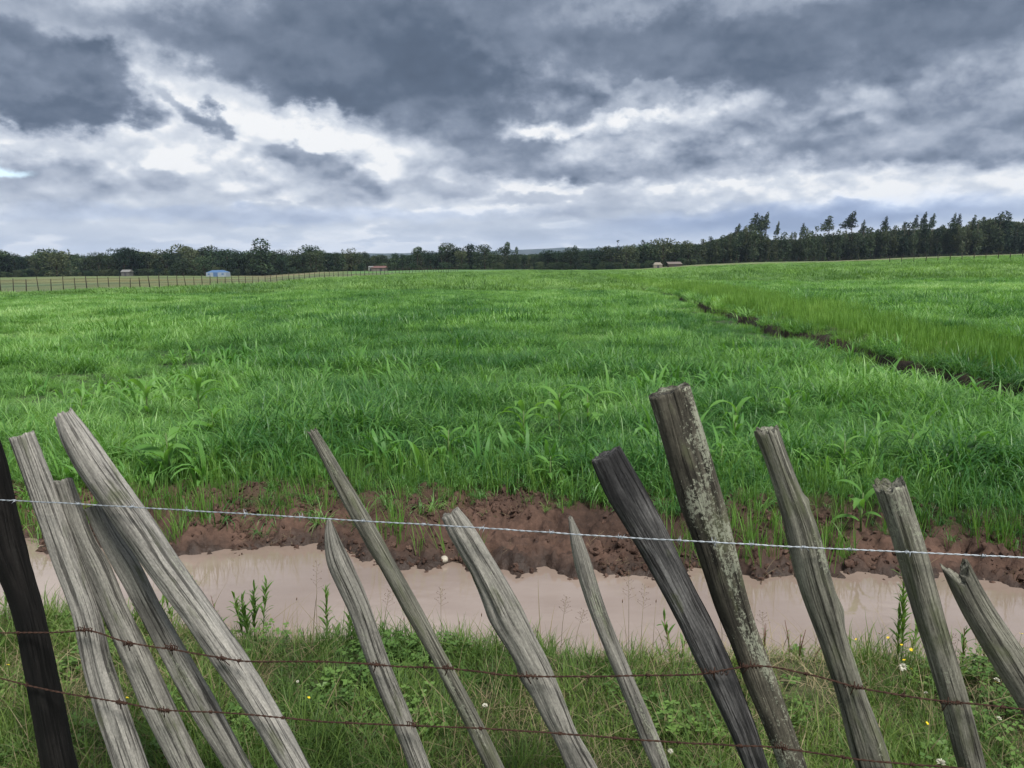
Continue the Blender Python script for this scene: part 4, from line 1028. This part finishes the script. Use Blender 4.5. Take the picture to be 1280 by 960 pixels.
# ------------------------------------------------------------------ far buildings
def hut(name, label, px, Y, Wm, Dm, hw, roofh, wallc, roofc, roofkind='gable', over=.3, door=(.0, .9, 1.7), doorc=(.05, .05, .06), wins=()):
    p = at_depth(px, 330, Y); z = float(H(p.x, Y))
    t = thing(name, label, 'building', (p.x, Y, z), (0, 0, random.uniform(-.12, .12)))
    mw = flatmat(name + '_wall', wallc, .85, .2, 0, .12, 2); mr_ = flatmat(name + '_roof', roofc, .5, .4, 0, .15, 2); md = flatmat(name + '_door', doorc, .8, .2)
    MB().box(-Wm / 2, Wm / 2, -Dm / 2, Dm / 2, -.2, hw).build('wall', mw, t)
    a, b = Wm / 2 + over, Dm / 2 + over; i = Wm * .22 if roofkind == 'hip' else 0
    if roofkind == 'shed':
        V_ = [(-a, -b, hw), (a, -b, hw), (a, b, hw + roofh), (-a, b, hw + roofh)]; V_ += [(x, y, q + .12) for x, y, q in V_]
        rb = MB().add(V_, [(0, 3, 2, 1), (4, 5, 6, 7), (0, 1, 5, 4), (1, 2, 6, 5), (2, 3, 7, 6), (3, 0, 4, 7)])
    else:
        V_ = [(-a, -b, hw + .01), (a, -b, hw + .01), (a, b, hw + .01), (-a, b, hw + .01), (-a + i, 0, hw + roofh), (a - i, 0, hw + roofh)]
        rb = MB().add(V_, [(0, 3, 2, 1), (0, 1, 5, 4), (2, 3, 4, 5), (1, 2, 5), (3, 0, 4)])
    rb.build('roof', mr_, t)
    dx, dw, dh = door
    MB().box(dx - dw / 2, dx + dw / 2, -Dm / 2 - .04, -Dm / 2 + .02, 0, dh).build('door', md, t)
    for wx in wins: MB().box(wx - .4, wx + .4, -Dm / 2 - .04, -Dm / 2 + .02, hw * .45, hw * .8).build('window', md, t)
hut('shed', 'white walled shed with a blue roof in the left pasture', 272, 285, 7.2, 4, 1.5, .8, (.25, .29, .34), (.055, .12, .24), 'hip', .0, (-.2, 1.6, 1.5), (.08, .14, .26), (-2.6, 2.4))
hut('long_shed', 'low shed with a dull red roof at the wood edge left of the middle', 474, 312, 5.4, 4, 1.2, .8, (.14, .125, .11), (.12, .06, .05), 'gable', .2, (1, .9, 1.1))
hut('hut', 'small whitewashed hut beside the dull red roofed shed', 464, 312, 1.8, 2.5, 1.6, .4, (.22, .22, .20), (.16, .16, .15), 'gable', .1, (0, .6, 1.2))
hut('hut', 'small straw coloured hut under the trees right of the middle', 822, 300, 3.2, 3, 1.2, .9, (.18, .165, .13), (.20, .18, .14), 'hip', .1, (0, .7, 1.0))
hut('long_shed', 'low brown roofed shed right of the straw coloured hut', 843, 302, 5.0, 3, .9, .8, (.07, .055, .045), (.13, .105, .085), 'shed', .2, (0, .8, .8))
hut('hut', 'pale roofed hut seen beyond the pasture left of the white and blue shed', 158, 318, 3.4, 3, 1.7, .9, (.10, .10, .095), (.16, .16, .155), 'gable', .2, (0, .8, 1.4))

# ------------------------------------------------------------------ leafy plants, weeds and flowers
def leafmesh(L, wd, arch, fold, m, name='leaf', seg=8):
    vs, fs = [], []; x = z = 0.0; th = arch[0]
    for s in range(seg + 1):
        q = s / seg; ww = wd * (math.sin(math.pi * min(q * .93 + .07, 1)) ** .7) * .5
        vs += [(x, -ww, z + ww * fold), (x, 0, z), (x, ww, z + ww * fold)]
        x += math.cos(th) * L / seg; z += math.sin(th) * L / seg; th += (arch[1] - arch[0]) / seg
    for s in range(seg):
        k = 3 * s; fs += [(k, k + 1, k + 4, k + 3), (k + 1, k + 2, k + 5, k + 4)]
    me = bpy.data.meshes.new(name); me.from_pydata(vs, [], fs); me.polygons.foreach_set('use_smooth', np.ones(len(fs), bool)); me.materials.append(m); me.update(); return me
M_maize = leafmat('broad_crop_leaf', (.105, .25, .050), (.175, .35, .080), (.25, .42, .13), trans=.45, rough=.5, spec=.3, ns=6)
M_weed = leafmat('weed_leaf', (.085, .17, .035), (.14, .24, .05), (.2, .3, .08), trans=.45, rough=.5, ns=30)
M_stem = flatmat('green_stem', (.10, .15, .05), .6, .3, 0, .2, 60)
M_red = flatmat('reddish_stem', (.10, .045, .03), .8, .2, 0, .3, 60)
LM = [leafmesh(.36, .058, (1.2, -.9), .3, M_maize), leafmesh(.30, .050, (1.3, -.4), .3, M_maize), leafmesh(.40, .062, (1.1, -.9), .35, M_maize)]
def broad_plant(px, py, s, label):
    s *= 1.05
    g0 = at(px, py, .30); p = Vector((g0.x, g0.y + .05, float(H(g0.x, g0.y))))
    t = thing('broad_leaved_plant', label, 'plant', p, (0, 0, random.uniform(0, 6)), 'broad leaved plants standing in the crop')
    mb = MB(); mb.tube([(0, 0, 0), (.005, 0, .2 * s), (0, .004, .38 * s)], [.008, .007, .004], 6); mb.build('stem', M_stem, t, True)
    k = random.randint(6, 8)
    for i in range(k):
        o = link('leaf', LM[i % 3], None, t); o.location = (0, 0, (.10 + .27 * i / k) * s)
        o.rotation_euler = (random.gauss(0, .2), random.gauss(0, .15), i * 2.5 + random.gauss(0, .3)); q = s * random.uniform(.7, 1.05); o.scale = (q, q, q)
BP = [(205, 556, 1.1, 'big broad leaved plant above the thin grass, right of the thick pale post top'), (180, 495, 1.0, 'broad leaved plant far left in the dark green crop'), (245, 497, 1.15, 'largest broad leaved plant in the dark crop behind the left posts'),
      (262, 520, .8, 'low broad leaved plant just below the largest left one'), (560, 533, .7, 'small broad leaved plant above the middle post'), (655, 520, .9, 'broad leaved plant left of the bright pair in the middle of the crop'),
      (700, 515, 1.15, 'left one of the bright pair of broad leaved plants left of the tallest post'), (735, 508, 1.0, 'right one of the bright pair of broad leaved plants left of the tallest post'), (688, 560, .6, 'small broad leaved plant left above the dark charcoal post'),
      (922, 521, .95, 'bright broad leaved plant between the tallest post and the knotted post'), (990, 498, .8, 'broad leaved plant behind the knotted post top'), (905, 548, .6, 'low broad leaved plant right of the tallest post'),
      (1085, 592, .7, 'pale broad leaved plant just left of the round green tinged post'), (1060, 548, .7, 'broad leaved plant in the crop left above the round green tinged post'), (1145, 543, .8, 'broad leaved plant right above the round green tinged post'), (1225, 548, .8, 'broad leaved plant near the right edge of the crop'), (98, 495, .8, 'leftmost broad leaved plant in the dark crop'), (420, 505, .7, 'lone broad leaved plant above the long thin stake')]
for a in BP: broad_plant(*a)

WL = [leafmesh(.075, .012, (.9, .0), .25, M_weed, 'leaf', 4), leafmesh(.060, .010, (1.1, .4), .25, M_weed, 'leaf', 4)]
def joined(me_list, name, m):
    mb = MB()
    for me, M_ in me_list:
        mb.add([tuple(M_ @ v.co) for v in me.vertices], [tuple(p.vertices) for p in me.polygons])
    return mb.mesh(name, m, True)
def weed(px, py, top, label, stems=1, dens=1.0, mstem=None, group=None, spread=.04, leafs=1.0, name='leafy_weed'):
    q0 = at(px, py, -.02); z = float(H(q0.x, q0.y)); p = Vector((q0.x, q0.y, z))
    hh = at_depth(px, top, q0.y).z - z; t = thing(name, label, 'plant', p, group=group)
    for s in range(stems):
        h = hh * (1 if s == 0 else random.uniform(.5, .95)); bx, by = (0, 0) if s == 0 else (random.gauss(0, spread), random.gauss(0, spread))
        lx, ly = (random.gauss(0, .02), random.gauss(0, .02)) if s == 0 else (bx * .8, by * .8)
        mb = MB(); pts_ = [(bx, by, -.02), (bx + lx * .4, by + ly * .4, h * .5), (bx + lx, by + ly, h)]; mb.tube(pts_, [.0032, .0025, .001], 5); mb.build('stem', mstem or M_stem, t, True)
        ls = []
        n_ = int(h / .0075 * dens)
        for i in range(n_):
            f = .2 + .8 * (i / n_); zz = h * f; xx = bx + lx * f; yy = by + ly * f
            sc_ = leafs * (1.0 - .35 * abs(f - .55) * 2) * random.uniform(.7, 1.2)
            M_ = Matrix.Translation((xx, yy, zz)) @ Matrix.Rotation(i * 2.4 + random.gauss(0, .3), 4, 'Z') @ Matrix.Rotation(random.gauss(-.2 - .5 * (f > .9), .25), 4, 'Y') @ Matrix.Scale(sc_, 4)
            ls.append((WL[i % 2], M_))
        link('foliage', joined(ls, 'foliage', M_weed), None, t)
weed(318, 800, 728, 'bushy upright weed at the water edge beside the thick pale post', 6, 1.0)
weed(232, 785, 733, 'upright weed between the thin grey post and the thick pale post', 2, .9)
weed(170, 790, 752, 'small weed between the short grey post and the thin grey post', 2, .8)
weed(408, 790, 741, 'single upright weed left of the sharpened post', 1, 1.0)
weed(437, 800, 765, 'short weed directly left of the sharpened post', 2, .9)
weed(1127, 835, 692, 'tallest narrow leafy weed, left of the round green tinged post', 1, 1.35, leafs=.95)
weed(1122, 832, 765, 'half tall leafy weed at the foot of the tallest weed', 2, 1.0)
weed(1203, 838, 783, 'upright weed in the gap beside the notched right post', 1, .8, M_red)
weed(841, 825, 768, 'withered reddish weed left of the tallest post', 2, .5, M_red)
weed(277, 790, 745, 'dark withered weed stalk left of the bushy weed', 2, .3, M_red, leafs=.5)
weed(955, 830, 782, 'sparse branching weed right of the tallest post', 4, .35, M_red, leafs=.45, spread=.07)
weed(998, 832, 785, 'sparse dark weed left of the knotted post', 4, .35, M_red, leafs=.4, spread=.06)
weed(1228, 842, 800, 'small sparse weed right of the upright weed by the notched post', 2, .4, M_red, leafs=.5)
weed(5, 790, 735, 'weed at the left edge beside the silhouetted post', 3, .5, leafs=.7)

M_yel = flatmat('yellow_petal', (.80, .58, .02), .6, .3, 0, .1); M_whi = flatmat('white_petal', (.62, .60, .50), .8, .3, 0, .15)
pet = MB(); 
for k in range(9):
    a = k * 2 * math.pi / 9; c, s = math.cos(a), math.sin(a); c2, s2 = math.cos(a + .3), math.sin(a + .3); c3, s3 = math.cos(a - .3), math.sin(a - .3)
    pet.add([(0, 0, 0), (c3 * .006, s3 * .006, .001), (c * .0095, s * .0095, .0005 + .002 * (k % 2)), (c2 * .006, s2 * .006, .001)], [(0, 1, 2, 3)])
pet_me = pet.mesh('petals', M_yel)
cl = MB(); r_ = np.random.default_rng(5)
for k in range(60):
    d = r_.normal(0, 1, 3); d /= np.linalg.norm(d); d[2] = abs(d[2]) * .9 - .1; b = np.cross(d, r_.normal(0, 1, 3)); b /= np.linalg.norm(b)
    cl.add([d * .003 - b * .0018, d * .003 + b * .0018, d * .0115], [(0, 1, 2)])
cl_me = cl.mesh('petals', M_whi)
stem_me = {}
def flower(px, py, label, grp, me_, name, s=1.0, h=.14):
    top = at(px, py, h); z = float(H(top.x, top.y)); t = thing(name, label, 'flower', (top.x, top.y, z), (0, 0, random.uniform(0, 6)), grp)
    f_ = link('petals', me_, None, t); f_.location = (0, 0, h - z); f_.scale = (s, s, s); f_.rotation_euler = (random.gauss(.45, .25), random.gauss(0, .3), 0)
    mb = MB(); mb.tube([(.01, 0, -.01), (.004, .004, (h - z) * .6), (0, 0, h - z)], .0009, 4); mb.build('stem', M_stem, t, True)
YF = [(10, 831, 'yellow flower left of the silhouetted post'), (33, 832, 'yellow flower on the right side of the silhouetted post'), (209, 774, 'yellow flower between the thin grey and thick pale posts'), (159, 872, 'yellow flower beside the pale flat topped post, low down'), (386, 872, 'yellow flower in open grass left of the sharpened post'),
      (1070, 799, 'yellow flower right of the knotted post, against the water'), (1099, 792, 'highest yellow flower of the cluster by the tallest weed'), (1110, 797, 'large yellow flower just left of the tallest weed'), (1127, 806, 'yellow flower in front of the tallest weed stem'), (1139, 812, 'yellow flower touching the round green tinged post'),
      (1130, 825, 'yellow flower just above the white blossom by the tallest weed'), (1079, 830, 'brightest yellow flower low beside the knotted post'), (1139, 836, 'yellow flower right below the white blossom'), (1159, 904, 'yellow flower alone in the clover left of the round green tinged post'), (1277, 792, 'yellow flower at the right edge over the water'), (950, 813, 'yellow flower near the sparse branching weed'), (1246, 853, 'yellow flower beneath the notched right post'), (66, 829, 'pale yellow flower between the two leftmost posts')]
for px, py, lab in YF: flower(px, py, lab, 'yellow flowers on the near bank', pet_me, 'yellow_flower', random.uniform(.55, .85), .13 if py > 815 else .16)
WF = [(1129, 834, 'largest white blossom at the water edge by the tallest weed', 1.5), (1246, 850, 'white blossom under the notched right post', 1.1), (1176, 953, 'white flower head at the bottom edge beside the round green tinged post', 1.4), (1249, 898, 'dull white flower head low near the right edge', .8), (606, 882, 'white flower head between the long thin stake and the middle post', 1.0), (838, 939, 'white flower head at the bottom beside the thin short stake', .9), (372, 852, 'small white flower head left of the sharpened post', .6), (1157, 866, 'small white flower head left of the round green tinged post', .7), (240, 950, 'pale seed head at the bottom beside the short grey post', .8)]
for px, py, lab, s in WF: flower(px, py, lab, 'white flower heads on the near bank', cl_me, 'white_flower', s, .11)

M_seed = flatmat('seed_head', (.12, .075, .05), .9, .1, 0, .3, 90)
def stalk(px, base, px2, top, label, head=True):
    q0 = at(px, base, -.02); z = float(H(q0.x, q0.y)); e = at_depth(px2, top, q0.y + random.uniform(-.03, .03)); t = thing('grass_stalk', label, 'grass', (q0.x, q0.y, z), group='seeding grass stalks against the water')
    d = e - Vector((q0.x, q0.y, z)); mb = MB(); P_ = [(0, 0, -.01), (d.x * .4, d.y * .4, d.z * .55), (d.x, d.y, d.z)]; mb.tube(P_, [.0011, .0009, .0006], 4); mb.build('stem', M_dry, t, True)
    hb = MB()
    if head: hb.tube([(d.x, d.y, d.z - .002), (d.x, d.y, d.z + .006), (d.x + .001, d.y, d.z + .014)], [.0012, .0026, .0008], 6)
    else:
        for k in range(16):
            f = .72 + .28 * k / 16; a = k * 2.4; l = .028 * (1.1 - (f - .7) * 2.2)
            b0 = np.array([d.x * f, d.y * f, d.z * (f * 1.0)]); b1 = b0 + (math.cos(a) * l, math.sin(a) * l, l * .5)
            hb.tube([b0, b1], .0004, 3); hb.tube([b1, b1 + (0, 0, .003)], [.0012, .0009], 4)
    hb.build('seed_head', M_seed, t, True)
ST = [(785, 818, 778, 753, 'dark headed stalk right of the thin short stake', True), (815, 822, 820, 753, 'dark headed stalk left of the dark charcoal post', True), (786, 815, 786, 712, 'tallest thin stalk right of the thin short stake', False), (800, 820, 806, 730, 'leaning open stalk between the two dark headed stalks', False),
      (478, 812, 487, 738, 'stalk between the sharpened post and the long thin stake', False), (470, 815, 505, 775, 'short leaning stalk left of the long thin stake', True), (552, 818, 551, 735, 'fine open stalk right of the long thin stake', False), (572, 820, 574, 780, 'short stalk in the water edge left of the middle post', True), (592, 822, 602, 770, 'leaning stalk beside the middle post', True),
      (700, 822, 708, 745, 'open brown panicle right of the middle post', False), (716, 822, 730, 762, 'second open panicle by the thin short stake', False), (690, 822, 672, 790, 'short stalk right behind the middle post', True), (955, 822, 953, 765, 'stalk just right of the tallest post', False), (395, 790, 396, 700, 'fine branched stalk left of the sharpened post', False),
      (372, 800, 371, 750, 'thin stalk between the bushy weed and the sharpened post', True), (1060, 826, 1052, 792, 'fine stalk right of the knotted post', False), (1185, 838, 1190, 792, 'fine stalk left of the upright weed by the notched post', False), (640, 820, 648, 780, 'fine stalk behind the middle post', False), (355, 905, 330, 842, 'tall dry stalk leaning by the thick pale post', False), (1180, 930, 1166, 790, 'long dry stalk rising beside the round green tinged post', False)]
for a in ST: stalk(*a)
# a pale stone on the dug bank
import bmesh
bm = bmesh.new(); bmesh.ops.create_icosphere(bm, subdivisions=3, radius=.032)
for v in bm.verts: v.co *= 1 + .25 * math.sin(v.co.x * 90 + 1) * math.cos(v.co.y * 70); v.co.z *= .6
sm = bpy.data.meshes.new('stone'); bm.to_mesh(sm); bm.free()
p = at(554, 677, -.08); o = link('stone', sm, flatmat('pale_stone', (.36, .33, .27), .9, .2, 0, .3, 40)); o.location = (p.x, p.y, float(H(p.x, p.y)) + .012)
o['label'] = 'pale stone lying on the brown soil bank above the water'; o['category'] = 'stone'

# ------------------------------------------------------------------ the air: thin even haze that turns the far hills blue
hm_ = bpy.data.materials.new('haze'); hm_.use_nodes = True; hn = NT(hm_.node_tree)
pv = hn.n('ShaderNodeVolumePrincipled'); pv.inputs['Color'].default_value = (.62, .76, 1.0, 1); pv.inputs['Density'].default_value = HAZE; pv.inputs['Anisotropy'].default_value = 0.0
ho = hn.n('ShaderNodeOutputMaterial'); hn.t.links.new(pv.outputs[0], ho.inputs['Volume'])
link('haze', MB().box(-9500, 9500, -60, 9800, -25, 215).mesh('haze', hm_), None, kind='stuff')
